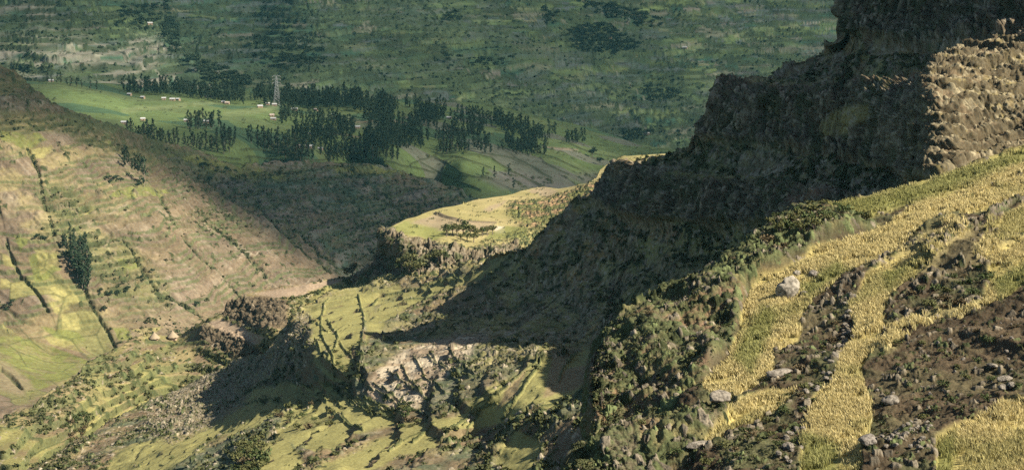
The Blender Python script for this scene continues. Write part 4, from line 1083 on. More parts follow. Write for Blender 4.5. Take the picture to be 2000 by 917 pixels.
def round_tree_proto(seed, h=9.0, w=4.5, mat='euc', leaf=.7, n=30, lobes=9):
    rg = np.random.default_rng(seed)
    tr = [tube_geo([(0, 0, -.8), (0.1, 0, h * .2), (.3, .1, h * .45)], [.34, .28, .18], 7)]
    cs = []; rs = []; ns = []
    for k in range(lobes):
        a = 2.4 * k; q = .75 * w * math.sqrt((k + .3) / lobes)
        c = np.array([q * math.cos(a), q * math.sin(a), h * (.5 + .42 * rg.random() * (1 - q / w * .5))])
        cs.append(c); r = w * (.3 + .15 * rg.random()); rs.append((r, r, r * .7)); ns.append(n)
        tr.append(tube_geo([(.2, .05, h * .35), c * .6 + [0, 0, h * .12], c], [.14, .09, .03], 5))
    return raw_mesh("trunk", *join_geo(tr), M['bark']), raw_mesh("crown", *leaves_geo(rg, cs, rs, ns, leaf), M[mat])

TALL = [tall_tree_proto(300 + i, 19.0 + 2 * (i % 4)) for i in range(6)]
ROUND = [round_tree_proto(320 + i) for i in range(4)]

def put_tree(p, proto, s, rz, label, group, name="eucalyptus_tree", cat="tree", sink=.15, lean=(0, 0)):
    r = link(name, None, loc=(p[0], p[1], p[2] - sink), rot=(lean[0], lean[1], rz), scl=(s, s, s))
    tag(r, label, cat, group)
    link("trunk", proto[0], r); link("crown", proto[1], r)
    return r

def inside(poly, u, v):
    return bool(poly_sd(poly, np.array([u], np.float32), np.array([v], np.float32))[0] < 0)

def scatter(poly, gap, rg):
    pa = np.array(poly, float); lo = pa.min(0); hi = pa.max(0); out = []
    n = int((hi[0] - lo[0]) * (hi[1] - lo[1]) / (gap * gap * .55) * 1.6)
    for _ in range(n):
        u, v = lo[0] + rg.random() * (hi[0] - lo[0]), lo[1] + rg.random() * (hi[1] - lo[1])
        if inside(poly, u, v) and all((u - a) ** 2 + (2.2 * (v - b)) ** 2 > gap * gap for a, b in out[-160:]):
            out.append((u, v))
    return out

rg = np.random.default_rng(77)
GROVES = [  # outline of the trunk feet, spacing in pixels, label, group
    ([(252,268),(292,262),(330,272),(352,286),(330,289),(280,281),(250,275)], 7, "dark eucalyptus in the left grove at the edge of the green field", "eucalyptus of the left village grove"),
    ([(340,280),(385,284),(420,292),(452,300),(440,306),(395,300),(350,290)], 7, "dark eucalyptus in the grove above the curved terraces", "eucalyptus of the grove above the terraces"),
    ([(365,253),(405,243),(430,250),(425,258),(395,256),(372,262)], 6.5, "dark eucalyptus in the row beside the white-roofed house in the field", "eucalyptus beside the field house"),
    ([(420,275),(445,268),(462,278),(460,292),(435,290)], 6.5, "tall dark eucalyptus in the compact clump at the right end of the left grove", "eucalyptus of the compact clump"),
    ([(482,278),(520,272),(560,285),(600,300),(620,318),(580,318),(540,304),(495,296)], 7, "dark eucalyptus in the grove stepping down to the gorge edge", "eucalyptus above the gorge edge"),
    ([(620,300),(700,292),(760,300),(790,308),(770,318),(700,314),(640,322)], 7, "dark eucalyptus in the low grove along the plateau rim", "eucalyptus along the plateau rim"),
    ([(845,268),(880,262),(928,260),(930,268),(880,274),(845,276)], 7, "dark eucalyptus in the row crossing the right fields", "eucalyptus rows in the right fields"),
    ([(846,290),(875,284),(902,294),(895,302),(855,302)], 6.5, "dark eucalyptus in the small round clump on the right fields", "eucalyptus of the small round clump"),
    ([(980,280),(1015,272),(1050,288),(1068,300),(1050,306),(1000,302),(978,296)], 6, "dark eucalyptus in the large right-hand clump on the plateau", "eucalyptus of the large right clump"),
    ([(1085,264),(1120,270),(1150,280),(1140,284),(1100,278)], 6, "dark eucalyptus in the last row at the right end of the plateau", "eucalyptus of the right end row"),
]
SINGLES = [(1157,306,1.0,"lone dark tree standing in the right plateau field, the upper of two"),(1172,320,.8,"lone dark tree lower down at the right plateau edge, the lower of two"),
           (691,320,.9,"solitary round dark tree on the terrace lip above the gorge"),(944,345,.5,"small upright tree on the shaded right fields, leftmost of three"),(966,350,.55,"small upright tree on the shaded right fields, middle of three"),(994,345,.6,"small upright tree on the shaded right fields, rightmost of three"),
           (1003,370,.6,"small dark tree just behind the promontory crest"),(580,258,.6,"round dark tree by the pale house on the open plateau field")]
n_ind = 0
for poly, gap, label, group in GROVES:
    for u, v in scatter(poly, gap, rg):
        if n_ind >= 262: break
        p = plateau.at(u, v); n_ind += 1
        put_tree(p, TALL[int(rg.integers(6))], .36 + .5 * rg.random() ** 1.5, rg.random() * 6.28, label, group)
for u, v, s, label in SINGLES:
    put_tree(plateau.at(u, v), ROUND[int(rg.integers(4))] if s > .7 else TALL[int(rg.integers(6))], s * (1.4 if s > .7 else 1), rg.random() * 6, label, None, "tree")
for i, (u, v) in enumerate([(93,164),(101,166),(112,167),(119,168),(131,170),(139,171),(150,172),(160,175),(177,178),(189,180)]):
    put_tree(plateau.at(u, v), TALL[i % 6], .42 + .15 * rg.random(), i, "small dark tree in the row along the top of the left green field", "trees along the top of the green field"); n_ind += 1

# the deep wood round the village: too many to count, one mass of trees
WOOD = [([(240,178),(300,180),(400,186),(500,190),(640,194),(760,200),(830,215),(800,236),(720,226),(640,216),(560,214),(480,208),(400,198),(330,192),(245,186)], 5.2),
        ([(545,226),(600,236),(660,236),(690,250),(700,270),(650,290),(600,290),(560,272),(595,262),(600,250),(548,246)], 6), ([(700,236),(820,216),(862,238),(825,290),(780,302),(715,296),(640,300),(700,278),(760,262)], 5.2), ([(830,214),(900,226),(962,238),(1000,252),(960,256),(890,244),(835,236)], 5.6),
        ([(960,232),(1010,246),(1090,266),(1145,280),(1100,284),(1040,274),(975,260)], 4.8), ([(985,280),(1020,274),(1060,288),(1068,306),(1000,306)], 5), ([(880,258),(930,254),(950,262),(930,270),(880,272)], 6), ([(890,286),(960,284),(985,296),(960,304),(895,300)], 7)]
def batch_trees(name, spots, protos, mat, scale, sheet_):
    arr = [np.array([q.co[:] for q in pr[1].vertices]) for pr in protos]
    V = []; n = 0
    for u, v in spots:
        p = sheet_.at(u, v); a = rg.random() * 6.28; k = arr[int(rg.integers(len(arr)))]; s = scale * (.5 + .75 * rg.random())
        c, sn = math.cos(a), math.sin(a)
        V.append(np.stack([k[:, 0] * c - k[:, 1] * sn, k[:, 0] * sn + k[:, 1] * c, k[:, 2]], 1) * s + p)
    V = np.concatenate(V); F = np.arange(len(V)).reshape(-1, 4)
    o = mesh_np(name, V, F, mat, None, False); o["kind"] = "stuff"
    return o
spots = []
for poly, gap in WOOD: spots += scatter(poly, gap, rg)
spots = [q for q in spots if fbm(np.array([q[0] / 26.0]), np.array([q[1] / 13.0]), None, 3, 171)[0] > (.36 if (q[1] < 214 and q[0] < 720) else .44)]
batch_trees("village_woods", spots, TALL, M['euc'], .74, plateau)
FW = [([(325,40),(345,60),(350,110),(335,110),(318,70)], 6), ([(350,118),(400,128),(470,168),(490,185),(450,180),(390,145)], 6), ([(1130,0),(1240,30),(1300,50),(1270,55),(1190,40),(1140,15)], 6.5), ([(1110,60),(1190,60),(1250,95),(1200,105),(1120,90)], 6.5),
      ([(1260,170),(1310,175),(1340,195),(1270,192)], 7), ([(1210,262),(1270,262),(1275,275),(1225,278)], 7), ([(870,25),(905,25),(900,40),(875,40)], 7), ([(1060,10),(1090,20),(1080,50),(1060,40)], 8), ([(240,20),(330,10),(335,60),(280,60),(230,50)], 10), ([(500,80),(600,75),(640,130),(560,140),(500,120)], 11), ([(860,120),(1000,110),(1000,130),(870,135)], 13)]
spots = []
for poly, gap in FW: spots += scatter(poly, gap, rg)
batch_trees("far_woods", spots, ROUND, M['euc'], 1.5, far)

# trees in the gullies of the sunny slope
SG = [([(228,322),(262,318),(285,330),(275,338),(235,334)], 8, .5, "dark tree in the clump at the top of the brown slope", "trees at the top of the brown slope"), ([(204,352),(240,352),(238,360),(206,360)], 7, .38, "small dark tree in the short hedge row on the brown slope", "hedge trees on the brown slope"),
      ([(62,468),(98,462),(102,472),(70,474)], 8, .45, "dark tree in the left clump among the yellow fields", "left clump among the yellow fields"), ([(112,478),(160,478),(170,490),(120,490)], 8, .5, "dark tree at the head of the wooded gully", "trees at the head of the gully"),
      ([(138,510),(165,505),(178,545),(172,575),(150,560),(142,535)], 8, .7, "tall dark tree packed in the wooded gully", "trees of the wooded gully"), ([(185,572),(250,570),(252,578),(190,582)], 8, .4, "dark tree in the hedge at the foot of the gully", "hedge at the foot of the gully"),
      ([(262,540),(300,535),(305,555),(272,555)], 10, .38, "grey-green tree beside the bright green plot", "trees beside the bright green plot"), ([(-10,590),(15,590),(40,600),(20,612),(-10,605)], 11, .4, "dark bush tree at the left end of the valley fields", "bush trees at the left valley fields")]
for poly, gap, s, label, group in SG:
    for u, v in scatter(poly, gap, rg):
        put_tree(slope.at(u, v), TALL[int(rg.integers(6))] if s > .45 else ROUND[int(rg.integers(4))], s * (.8 + .4 * rg.random()), rg.random() * 6, label, group, "tree"); n_ind += 1
for u, v, s, label in [(279,370,.95,"tall slim dark tree standing on the small green terrace, the right of two"),(268,371,.6,"shorter dark tree on the small green terrace, the left of two"),(396,326,.9,"round dark tree alone on the curved terraces below the groves"),(384,600,.6,"dark tree at the foot of the pale gully track"),(204,612,.5,"single dark bush tree below the gully on the brown slope"),(412,345,.6,"dark low tree under the curved terraces, the left of two"),(442,342,.6,"dark low tree under the curved terraces, the right of two")]:
    put_tree(slope.at(u, v), TALL[2] if 'slim' in label else ROUND[int(rg.integers(4))], s, u, label, None, "tree")

# the lone flat-topped tree on the crest, and the trees on the promontory
put_tree(spur.at(690, 546), round_tree_proto(351, 6.2, 3.3, 'acacia', .42, 34, 10), 1.15, 0.6, "lone flat-topped tree on the crest before the gorge", None, "crest_tree", "tree", .3, (0, -.22))
PT = [(872,462,.55),(884,460,.6),(893,463,.62),(905,462,.7),(918,464,.68),(930,466,.5),(942,462,.42),(952,461,.5),(962,460,.5),(912,470,.45),(925,474,.5),(900,472,.4)]
PR = [round_tree_proto(360 + i, 7.5, 3.4, 'leaf2' if i else 'leaf', .4, 40, 9) for i in range(3)]
for i, (u, v, s) in enumerate(PT):
    put_tree(promontory.at(u, v), PR[i % 3], s * 1.35, i * 1.3, "grey-green tree in the thicket above the promontory cliff", "thicket above the promontory cliff", "thicket_tree")
for i, (u, v) in enumerate([(775,528),(790,532),(806,528),(822,530),(840,524),(858,520),(872,524),(800,540),(818,540)]):
    put_tree(promontory.at(u, v), PR[i % 3], .6 + .18 * (i % 3), i * 2.1, "dark bushy tree at the foot of the promontory cliff", "trees at the foot of the promontory cliff", "thicket_tree")

# ------------------------------------------------------------------ houses, huts, pylon
def house_proto(L, W, H, roof):
    t = .12
    walls = []
    walls.append(box_geo((0, 0, H / 2 - .3), (L, W, H + .6)))
    g = W * .28
    gv = [(-L / 2, -W / 2, H), (-L / 2, W / 2, H), (-L / 2, 0, H + g), (L / 2, -W / 2, H), (L / 2, W / 2, H), (L / 2, 0, H + g)]
    walls.append((gv, [(0, 2, 1), (3, 4, 5)]))
    o = .35
    rv = []
    for z in (0.0, t):
        rv += [(-L / 2 - o, -W / 2 - o, H - o * .56 + z + .02), (L / 2 + o, -W / 2 - o, H - o * .56 + z + .02), (L / 2 + o, 0, H + g + z + .02), (-L / 2 - o, 0, H + g + z + .02), (L / 2 + o, W / 2 + o, H - o * .56 + z + .02), (-L / 2 - o, W / 2 + o, H - o * .56 + z + .02)]
    rf = [(0, 3, 2, 1), (3, 5, 4, 2), (6, 7, 8, 9), (9, 8, 10, 11), (0, 1, 7, 6), (4, 5, 11, 10), (1, 2, 8, 7), (2, 4, 10, 8), (3, 0, 6, 9), (5, 3, 9, 11)]
    door = box_geo((L * .12, -W / 2 - .03, 1.0), (.95, .06, 2.0))
    win = box_geo((-L * .25, -W / 2 - .03, 1.45), (.7, .06, .7))
    return raw_mesh("wall", *join_geo(walls), M['mud']), raw_mesh("roof", rv, rf, M[roof]), raw_mesh("door", *door, M['timber']), raw_mesh("window", *win, M['timber'])
HP = [house_proto(7.5, 5, 2.5, 'tin'), house_proto(6, 4.6, 2.4, 'tin'), house_proto(9.5, 5.2, 2.6, 'tin'), house_proto(6.5, 4.8, 2.4, 'rust')]
HOUSES = [(100,162,0,"pale tin-roofed house beside the row of small trees at far left"),(253,190,1,"tin-roofed house at the left tip of the dark belt of trees"),(274,172,0,"tin-roofed house half hidden in the left end of the tree belt"),(279,195,1,"small tin-roofed house at the field edge left of the round copse"),(320,198,1,"small tin-roofed house alone at the upper edge of the green field"),
  (337,200,0,"left of two neighbouring tin-roofed houses at the field edge"),(348,199,1,"right of two neighbouring tin-roofed houses at the field edge"),(404,192,1,"small shed-like house beside the long roof under the trees"),(414,192,2,"long tin-roofed house under the trees above the field"),(436,203,1,"tin-roofed house where the field meets the wood, the left of a pair"),(444,205,3,"rusty-roofed house where the field meets the wood, the right of a pair"),
  (508,213,0,"tin-roofed house left of the pylon foot, nearest the field"),(523,209,1,"small tin-roofed house close left of the pylon foot"),(536,211,0,"tin-roofed house right at the pylon foot"),(534,236,0,"bright tin-roofed house below the pylon on the green plot"),(531,229,3,"rusty-roofed house just above the bright roof below the pylon"),(404,244,2,"bright tin-roofed house on the bare yard inside the left grove"),(364,240,1,"tin-roofed house among the first trees of the left grove"),(279,233,1,"tin-roofed house above the left end of the left grove"),
  (243,244,0,"tin-roofed house on the dark hill shoulder beside the grove"),(575,218,2,"long pale roof along the lane right of the pylon"),(617,218,3,"rusty roof among the trees at the top of the middle field"),(652,228,1,"small tin-roofed house on the crest of the middle field"),(625,251,0,"bright tin roof among the middle trees, upper of two"),(625,259,1,"bright tin roof among the middle trees, lower of two"),(607,263,1,"tiny tin roof left of the two bright middle roofs"),
  (604,290,2,"bright long roof in the low grove above the gorge rim"),(626,294,1,"small roof right of the bright long roof in the low grove"),(587,291,3,"rusty roof at the left of the low grove"),(698,251,0,"tin-roofed house right of the round tree on the middle field"),(727,262,1,"small tin roof left of the main wood"),(768,248,1,"upper of three roofs in the clearing of the main wood"),(769,255,0,"middle roof of three in the clearing of the main wood"),(785,255,1,"right roof of three in the clearing of the main wood"),(761,262,3,"rusty roof at the lower edge of the wood clearing"),
  (877,234,0,"tin-roofed house in the right wing of the wood"),(827,222,1,"tin-roofed house at the top corner of the wood"),(568,186,1,"white roof deep in the belt behind the pylon, right side"),(647,198,1,"white roof deep in the belt, left of two"),(657,201,1,"white roof deep in the belt, right of two")]
for i, (u, v, k, label) in enumerate(HOUSES):
    p = plateau.at(u, v)
    r = link("village_house", None, loc=(p[0], p[1], p[2] + .15), rot=(0, 0, -.5 + .9 * rg.random()), scl=(.74,) * 3)
    tag(r, label, "house", "village houses on the plateau")
    for nme, me in zip(("wall", "roof", "door", "window"), HP[k]): link(nme, me, r)
for i, (u, v, k, label) in enumerate([(1337,94,2,"pale roof beside the dark woods on the far hillside, at upper right"),(1262,262,2,"white roof at the foot of the far hillside near the cliff corner"),(1190,75,0,"pale roof inside the woods on the far hillside"),(292,52,0,"pale roof on the sunlit far hillside above the wooded gully")]):
    p = far.at(u, v)
    r = link("hillside_house", None, loc=(p[0], p[1], p[2] + .3), rot=(0, 0, .3 * i - .4), scl=(1.0,) * 3)
    tag(r, label, "house", "houses on the far hillside")
    for nme, me in zip(("wall", "roof", "door", "window"), HP[k]): link(nme, me, r)

def hut(u, v, s, label):
    p = spur.at(u, v)
    r = tag(link("thatched_hut", None, loc=(p[0], p[1], p[2] - .2), scl=(s,) * 3, rot=(0, 0, .4)), label, "hut")
    n = 20
    wv = []; wf = []
    for z in (-.4, 1.7):
        for k in range(n): wv.append((1.75 * math.cos(2 * math.pi * k / n), 1.75 * math.sin(2 * math.pi * k / n), z))
    wf = [(k, (k + 1) % n, n + (k + 1) % n, n + k) for k in range(n)]
    link("wall", raw_mesh("wall", wv, wf, M['mud'], True), r)
    rv = []; prof = [(2.35, 1.35), (2.3, 1.5), (1.5, 2.3), (.75, 3.15), (.18, 3.75), (.12, 4.0), (0.02, 4.02)]
    for j, (q, z) in enumerate(prof):
        for k in range(n):
            w_ = 1 + .05 * math.sin(k * 2.7 + j) * (j < 4)
            rv.append((q * w_ * math.cos(2 * math.pi * k / n), q * w_ * math.sin(2 * math.pi * k / n), z + (.07 * math.sin(k * 3.3) if j < 2 else 0)))
    rf = [(j * n + k, j * n + (k + 1) % n, (j + 1) * n + (k + 1) % n, (j + 1) * n + k) for j in range(len(prof) - 1) for k in range(n)]
    link("roof", raw_mesh("roof", rv, rf, M['thatch'], True), r)
    link("door", raw_mesh("door", *box_geo((0.2, -1.76, .75), (.8, .1, 1.6)), M['timber']), r)
hut(302, 664, .95, "left of two round thatched huts on the saddle above the terraces")
hut(338, 658, 1.0, "right of two round thatched huts on the saddle above the terraces")

def pylon(u, v, H):
    p = plateau.at(u, v)
    r = tag(link("power_pylon", None, loc=(p[0], p[1], p[2] - .5), rot=(0, 0, .35)), "tall grey lattice power pylon rising from the village trees", "pylon")
    def hw(z): return 3.2 * (1 - z / H) ** 1.15 + .55
    for sx, sy in ((-1, -1), (1, -1), (1, 1), (-1, 1)):
        zs = [0, H * .25, H * .5, H * .75, H * .96]
        link("leg", raw_mesh("leg", *tube_geo([(sx * hw(z), sy * hw(z), z) for z in zs], [.17, .15, .13, .11, .1], 5), M['steel']), r)
    br = []
    zs = [H * .96 * (1 - (1 - k / 9) ** 1.25) for k in range(10)]
    for a, b in zip(zs[:-1], zs[1:]):
        for (x0, y0), (x1, y1) in (((-1, -1), (1, -1)), ((1, -1), (1, 1)), ((1, 1), (-1, 1)), ((-1, 1), (-1, -1))):
            br.append(tube_geo([(x0 * hw(a), y0 * hw(a), a), (x1 * hw(b), y1 * hw(b), b)], [.09, .09], 4))
            br.append(tube_geo([(x1 * hw(a), y1 * hw(a), a), (x0 * hw(b), y0 * hw(b), b)], [.09, .09], 4))
            br.append(tube_geo([(x0 * hw(b), y0 * hw(b), b), (x1 * hw(b), y1 * hw(b), b)], [.08, .08], 4))
    link("bracing", raw_mesh("bracing", *join_geo(br), M['steel']), r)
    for z in (H * .74, H * .85, H * .95):
        w_ = hw(z)
        g_ = []
        for s in (-1, 1):
            tip = (s * 4.6, 0, z + .1)
            for y in (-1, 1):
                g_.append(tube_geo([(s * w_, y * w_, z), tip], [.11, .07], 4)); g_.append(tube_geo([(s * w_, y * w_, z + 1.3), tip], [.09, .06], 4))
        c = link("cross_arm", raw_mesh("cross_arm", *join_geo(g_), M['steel']), r)
        for s in (-1, 1):
            link("insulator", raw_mesh("insulator", *tube_geo([(s * 4.5, 0, z + .1), (s * 4.5, 0, z - .5), (s * 4.5, 0, z - 1.3)], [.1, .16, .1], 6), M['rust']), c)
pylon(541, 210, 35.0)

# ------------------------------------------------------------------ boulders and field stones
def boulder(u, v, size, seed, mat, label, squash=(1, .85, .85), rz=0.0, sink=.25, name="boulder", sheet_=None, group=None, rough=.3, sub=4):
    p = (sheet_ or near).at(u, v)
    vv, ff = rock_geo(seed, sub, squash, rough)
    o = link(name, raw_mesh(name, vv, ff, M[mat], True), loc=(p[0], p[1], p[2] + size * squash[2] * (1 - 2 * sink) ), rot=(0, 0, rz), scl=(size,) * 3)
    return tag(o, label, "rock", group)
boulder(1540, 580, 1.12, 11, 'lichen', "big pale lichen-spotted boulder standing in the golden grass", (1, .8, 1.0), .4, .12, rough=.55)
boulder(1556, 540, .45, 12, 'lichen', "small pale rock perched behind the big boulder's right shoulder", (1, .8, .75), 1.0, .2)
boulder(1590, 540, .55, 13, 'rock2', "dark rounded boulder in the grass above the big pale one", (1, .9, .75), .2, .2)
boulder(1512, 598, .62, 14, 'rock', "flat grey slab at the foot of the big pale boulder, the upper one", (1.5, .7, .32), .7, .2)
boulder(1500, 606, .55, 15, 'rock', "flat grey slab at the foot of the big pale boulder, the lower one", (1.4, .7, .35), .3, .2)
boulder(1524, 606, .4, 16, 'rock', "blocky grey stone below the flat slabs", (1, .8, .6), 1.1, .2)
boulder(1570, 575, .42, 17, 'rock2', "dark stone close right of the big pale boulder", (1, .9, .6), 1.9, .25)
boulder(1415, 820, .7, 18, 'rock', "grey angular outcrop at the left tip of the lower gold grass", (1.4, .8, .7), .5, .25)
boulder(1370, 878, .6, 19, 'rock', "pale tilted slabs at the bottom end of the gold grass", (1.6, .7, .5), .4, .25)
boulder(1520, 738, .75, 20, 'rock', "broad grey slab between the two grass strips", (1.6, .9, .45), .5, .25)
boulder(1962, 750, .42, 21, 'rock', "pale rounded stone on the dark slope, the upper of three at right", (1.2, .9, .6), .2, .15)
boulder(1960, 772, .33, 22, 'rock', "pale stone on the dark slope, the lower left of three at right", (1.1, .9, .7), .9, .15)
boulder(1978, 768, .36, 23, 'rock', "pale stone on the dark slope, the lower right of three at right", (1.2, .9, .6), 1.4, .15)
boulder(1938, 720, .38, 24, 'rock', "grey stone on the dark slope above the three pale ones", (1.1, .9, .6), 2.1, .15)
boulder(1742, 795, .55, 25, 'rock', "grey cleft stone among the bushes of the dark slope", (1.2, .9, .7), .3, .2)
boulder(1700, 895, .5, 26, 'rock2', "big dark stone beside the bottom grass strip", (1.2, .9, .7), .8, .2)
boulder(1095, 683, 1.0, 27, 'lichen', "long white slab lying at the edge of the shaded slope", (1.3, .35, .22), .15, .1, "stone_slab", ridge)
RK = [raw_mesh("stone", *rock_geo(40 + i, 2, (1, .8, .68), .35), M['rock'], False) for i in range(6)]
RK2 = [raw_mesh("stone", *rock_geo(50 + i, 2, (1, .8, .68), .35), M['rock2'], False) for i in range(5)]
def stones(path, n, spread, size, label, group, protos, sheet_=None):
    P = np.array(path, float); L = np.concatenate([[0], np.cumsum(np.linalg.norm(np.diff(P, axis=0), axis=1))])
    for k in range(n):
        t = L[-1] * (k + rg.random()) / n
        u = np.interp(t, L, P[:, 0]) + rg.normal() * spread; v = np.interp(t, L, P[:, 1]) + rg.normal() * spread * .6
        p = (sheet_ or near).at(u, v); s = size * (.55 + .9 * rg.random() ** 1.5)
        o = link("stone", protos[int(rg.integers(len(protos)))], loc=(p[0], p[1], p[2] + s * .3), rot=(rg.random() * .6, rg.random() * .6, rg.random() * 6.28), scl=(s, s, s))
        tag(o, label, "stone", group)
stones([(1668,585),(1655,640),(1642,690),(1610,755),(1600,790),(1560,850),(1530,917)], 120, 15, .23, "field stone in the tumbled wall between the gold grass strips", "stones of the tumbled wall", RK)
stones([(1730,900),(1755,870),(1785,850),(1800,835),(1790,870),(1770,905)], 60, 15, .17, "grey stone in the heap beside the bottom right grass", "stones of the heap", RK)
stones([(1720,680),(1850,700),(1990,640),(1990,730),(1850,760),(1720,760)], 34, 32, .16, "loose stone scattered on the dark open slope", "loose stones on the dark slope", RK2)
stones([(1645,540),(1700,520),(1765,480),(1800,452),(1870,400),(1940,355)], 50, 4, .26, "dark stone in the bank along the upper gold grass", "stones of the upper bank", RK2)
# ------------------------------------------------------------------ shrubs
def shrub_proto(seed, mat, w=.8, h=.8, n=26, leaf=.11, lobes=7):
    rg_ = np.random.default_rng(seed)
    cs = []; rs = []; ns = []; st = []
    for k in range(lobes):
        a = 2.4 * k + rg_.random(); q = .7 * w * math.sqrt((k + .2) / lobes)
        c = np.array([q * math.cos(a), q * math.sin(a), h * (.35 + .45 * rg_.random())]); cs.append(c)
        r = w * (.3 + .2 * rg_.random()); rs.append((r, r, r * .85)); ns.append(n)
        st.append(tube_geo([(0, 0, -.1), c * .5, c], [.035, .025, .01], 4))
    return raw_mesh("stem", *join_geo(st), M['bark']), raw_mesh("foliage", *leaves_geo(rg_, cs, rs, ns, leaf), M[mat])
SH = [shrub_proto(400, 'leaf'), shrub_proto(401, 'leaf', .9, .7), shrub_proto(402, 'leaf2'), shrub_proto(403, 'leaf3', .8, .6), shrub_proto(404, 'leaf2', .7, 1.0)]
def put_shrub(sheet_, u, v, k, s, label, group):
    p = sheet_.at(u, v)
    r = tag(link("shrub", None, loc=(p[0], p[1], p[2] - .05 * s), rot=(0, 0, rg.random() * 6.28), scl=(s, s, s * (.8 + .4 * rg.random()))), label, "shrub", group)
    link("stem", SH[k][0], r); link("foliage", SH[k][1], r)
SA = [([(1180,720),(1260,610),(1420,535),(1470,545),(1430,640),(1390,720),(1340,760),(1420,790),(1380,840),(1330,917),(1160,930)], 70, .55, "leafy shrub in the thick scrub below the gold grass", "shrubs of the thick scrub"),
      ([(1545,430),(1610,410),(1700,432),(1650,456),(1580,488),(1520,520),(1500,505)], 17, .95, "shrub on the scrub mound between the two upper grass strips", "shrubs of the scrub mound"),
      ([(1560,690),(1640,600),(1650,640),(1600,760),(1560,860),(1490,917),(1380,917),(1460,840),(1520,790)], 26, .6, "low shrub on the bank left of the tumbled wall", "shrubs beside the tumbled wall"),
      ([(1780,580),(1900,520),(1960,500),(1930,560),(1900,600),(1800,610)], 22, .8, "green shrub on the bank under the right grass strip", "shrubs under the right grass strip"),
      ([(1720,700),(1850,640),(2000,620),(2000,780),(1900,800),(1800,840),(1720,820)], 38, .5, "low shrub on the dark open slope", "shrubs on the dark slope")]
for poly, gap, s, label, group in SA:
    for u, v in scatter(poly, gap, rg):
        put_shrub(near, u, v, int(rg.integers(5)), s * (.55 + .7 * rg.random()), label, group)
SB_ = [(ridge, [(470,870),(510,860),(520,917),(470,930)], 11, 2.6, "tall pale green shrub in the clump at the bottom edge", "bottom edge shrub clump"), (ridge, [(640,690),(700,650),(710,700),(690,740)], 18, 1.3, "shrub on the green terraces beside the quarry", "shrubs on the green terraces"),
       (ridge, [(770,790),(810,790),(815,830),(780,835)], 12, 1.6, "dark shrub at the lower tip of the quarry", "shrubs at the quarry tip"), (spur, [(120,830),(160,800),(170,850),(140,880)], 12, 2.2, "dark shrub on the terraced spur beside the bright plot", "shrubs beside the bright plot"), (spur, [(200,740),(290,700),(300,760),(240,790)], 16, 1.7, "dark shrub in the hedges of the terraced spur", "hedge shrubs of the terraced spur"),
       (ridge, [(540,800),(640,780),(660,830),(560,850)], 18, 1.5, "dark shrub on the hedge banks of the lower terraces", "shrubs on the lower terraces")]
for sh_, poly, gap, s, label, group in SB_:
    for u, v in scatter(poly, gap, rg):
        put_shrub(sh_, u, v, int(rg.integers(5)), s * (.6 + .6 * rg.random()), label, group)

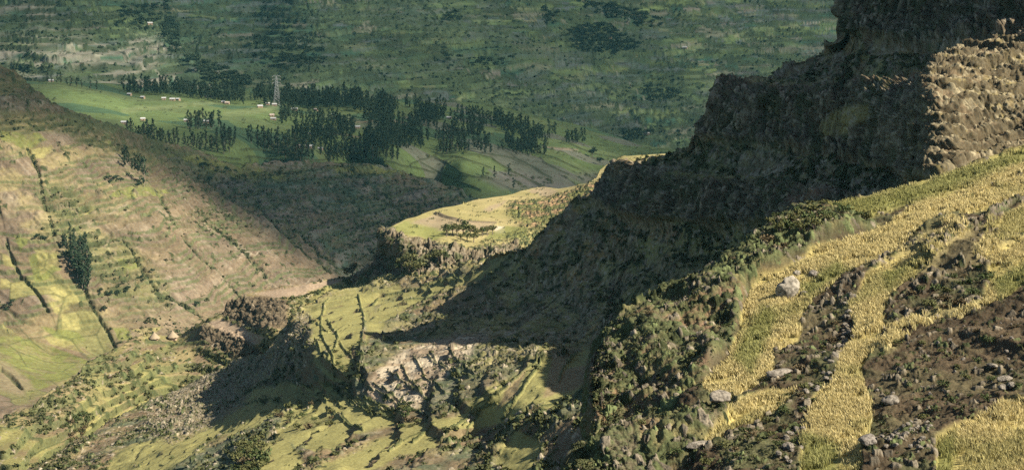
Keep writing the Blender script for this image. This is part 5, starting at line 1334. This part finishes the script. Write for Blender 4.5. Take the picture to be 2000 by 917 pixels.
# ------------------------------------------------------------------ ripe grass: blades in tufts over the gold strips
def make_grass():
    s = near
    g = np.random.default_rng(5)
    n0 = s.skn
    P = s.P[n0:]; gm = s.gold[n0:]; gr = s.green[n0:]
    e = P[1:, :-1] - P[:-1, :-1]; f = P[:-1, 1:] - P[:-1, :-1]
    area = np.linalg.norm(np.cross(e, f), axis=2)
    patch = fbm(s.X[n0:] / 2.2, s.Y[n0:] / 2.2, None, 3, 161)
    wgt = (area ** .6 * np.clip(gm[:-1, :-1] - .25, 0, 1) * (.12 + 1.3 * sstep(.32, .58, patch[:-1, :-1]))).ravel()
    cum = np.cumsum(wgt); cum /= cum[-1]
    T, B = 75000, 6
    k = np.searchsorted(cum, g.random(T)); j, i = np.divmod(k, gm.shape[1] - 1)
    a = g.random((T, 1)); b = g.random((T, 1))
    c = P[j, i] + e[j, i] * a + f[j, i] * b
    c = np.repeat(c, B, 0) + np.c_[g.normal(size=(T * B, 2)) * .10, np.zeros(T * B)]
    D = np.linalg.norm(c, axis=1)
    n = T * B
    h = (.2 + .34 * g.random(n)) * np.repeat(.7 + .6 * patch[j, i], B); wd = (.012 + .02 * g.random(n)) * np.clip(D / 80, 1, 2.2)
    az = g.random(n) * 6.28; lean = g.normal(size=(n, 2)) * .22 + [-.12, 0]
    dx = np.c_[np.cos(az), np.sin(az), np.zeros(n)] * wd[:, None]
    tip = c + np.c_[lean * h[:, None], h]
    mid = c + np.c_[lean * h[:, None] * .35, h * .62]
    low = c - [0, 0, .05]
    V = np.stack([low - dx * .6, low + dx * .6, mid + dx, tip, mid - dx], 1).reshape(-1, 3)
    F = np.arange(n * 5).reshape(n, 5)
    tone = np.repeat(g.random(T), B) * .6 + .4 * g.random(n)
    gw = np.repeat(gr[j, i], B)[:, None]
    cc = np.array([.42, .36, .16]) * (1 - tone[:, None]) + np.array([.62, .53, .28]) * tone[:, None]
    cc = cc * (1 - gw * .7) + np.array([.20, .225, .07]) * gw * .7
    pt = np.repeat(sstep(.45, .7, fbm(c[::B, 0] / 5, c[::B, 1] / 5, None, 3, 162)), B)[:, None]
    cc = cc * (1 - .45 * pt) + np.array([.24, .24, .08]) * .45 * pt
    m = cover_mat("ripe grass", 3.0, 0, .2, .8)
    nt = m.node_tree; pb = nt.nodes["Principled BSDF"]
    tl = N_(nt, "ShaderNodeBsdfTranslucent"); mx = N_(nt, "ShaderNodeMixShader"); mx.inputs[0].default_value = .3
    nt.links.new(pb.inputs["Base Color"].links[0].from_socket, tl.inputs[0])
    nt.links.new(pb.outputs[0], mx.inputs[1]); nt.links.new(tl.outputs[0], mx.inputs[2])
    nt.links.new(mx.outputs[0], nt.nodes["Material Output"].inputs["Surface"])
    o = mesh_np("ripe_grass", V, F, m, np.repeat(cc, 5, 0), False)
    o["kind"] = "stuff"
make_grass()

# ------------------------------------------------------------------ low bushes that nobody could count
def bushes(name, s, n, r0, r1, k, leaf, mat, seed):
    g = np.random.default_rng(seed)
    w_ = s.bush[s.skn:-1, :-1].ravel() ** 2; c = np.cumsum(w_); c /= c[-1]
    j, i = np.divmod(np.searchsorted(c, g.random(n)), s.P.shape[1] - 1)
    p = s.P[s.skn:][j, i]
    r = r0 + (r1 - r0) * g.random(n) ** 2.5
    d = g.normal(size=(n, k, 3)); d /= np.linalg.norm(d, axis=2)[..., None]; d[..., 2] = np.abs(d[..., 2]) * .9
    q = p[:, None] + d * (r[:, None] * g.random((n, k)) ** .4)[..., None]
    nr = d + g.normal(size=(n, k, 3)) * .6; nr /= np.linalg.norm(nr, axis=2)[..., None]
    a = np.cross(nr, g.normal(size=(n, k, 3))); a /= np.linalg.norm(a, axis=2)[..., None]; b = np.cross(nr, a)
    sz = (r[:, None] * leaf * (.6 + .8 * g.random((n, k))))[..., None]
    V = np.stack([q - a * sz, q + b * sz * .7, q + a * sz, q - b * sz * .7], 2).reshape(-1, 3)
    F = np.arange(len(V)).reshape(-1, 4)
    o = mesh_np(name, V, F, mat, None, False); o["kind"] = "stuff"
bushes("far_scrub", far, 7000, 1.0, 3.6, 14, .55, M['euc'], 21)
bushes("valley_scrub", slope, 5500, .4, 1.9, 16, .5, leaf_mat("valley scrub leaves", (.045, .05, .022), .5, .5), 22)
bushes("ridge_scrub", ridge, 5000, .25, 1.1, 22, .4, leaf_mat("ridge scrub leaves", (.06, .066, .026), .6, .6), 23)
bushes("spur_scrub", spur, 2200, .3, 1.3, 20, .42, leaf_mat("spur scrub leaves", (.06, .066, .026), .6, .5), 24)
bushes("near_scrub", near, 5000, .06, .26, 16, .36, leaf_mat("near scrub leaves", (.055, .06, .026), .6, 1.5), 25)
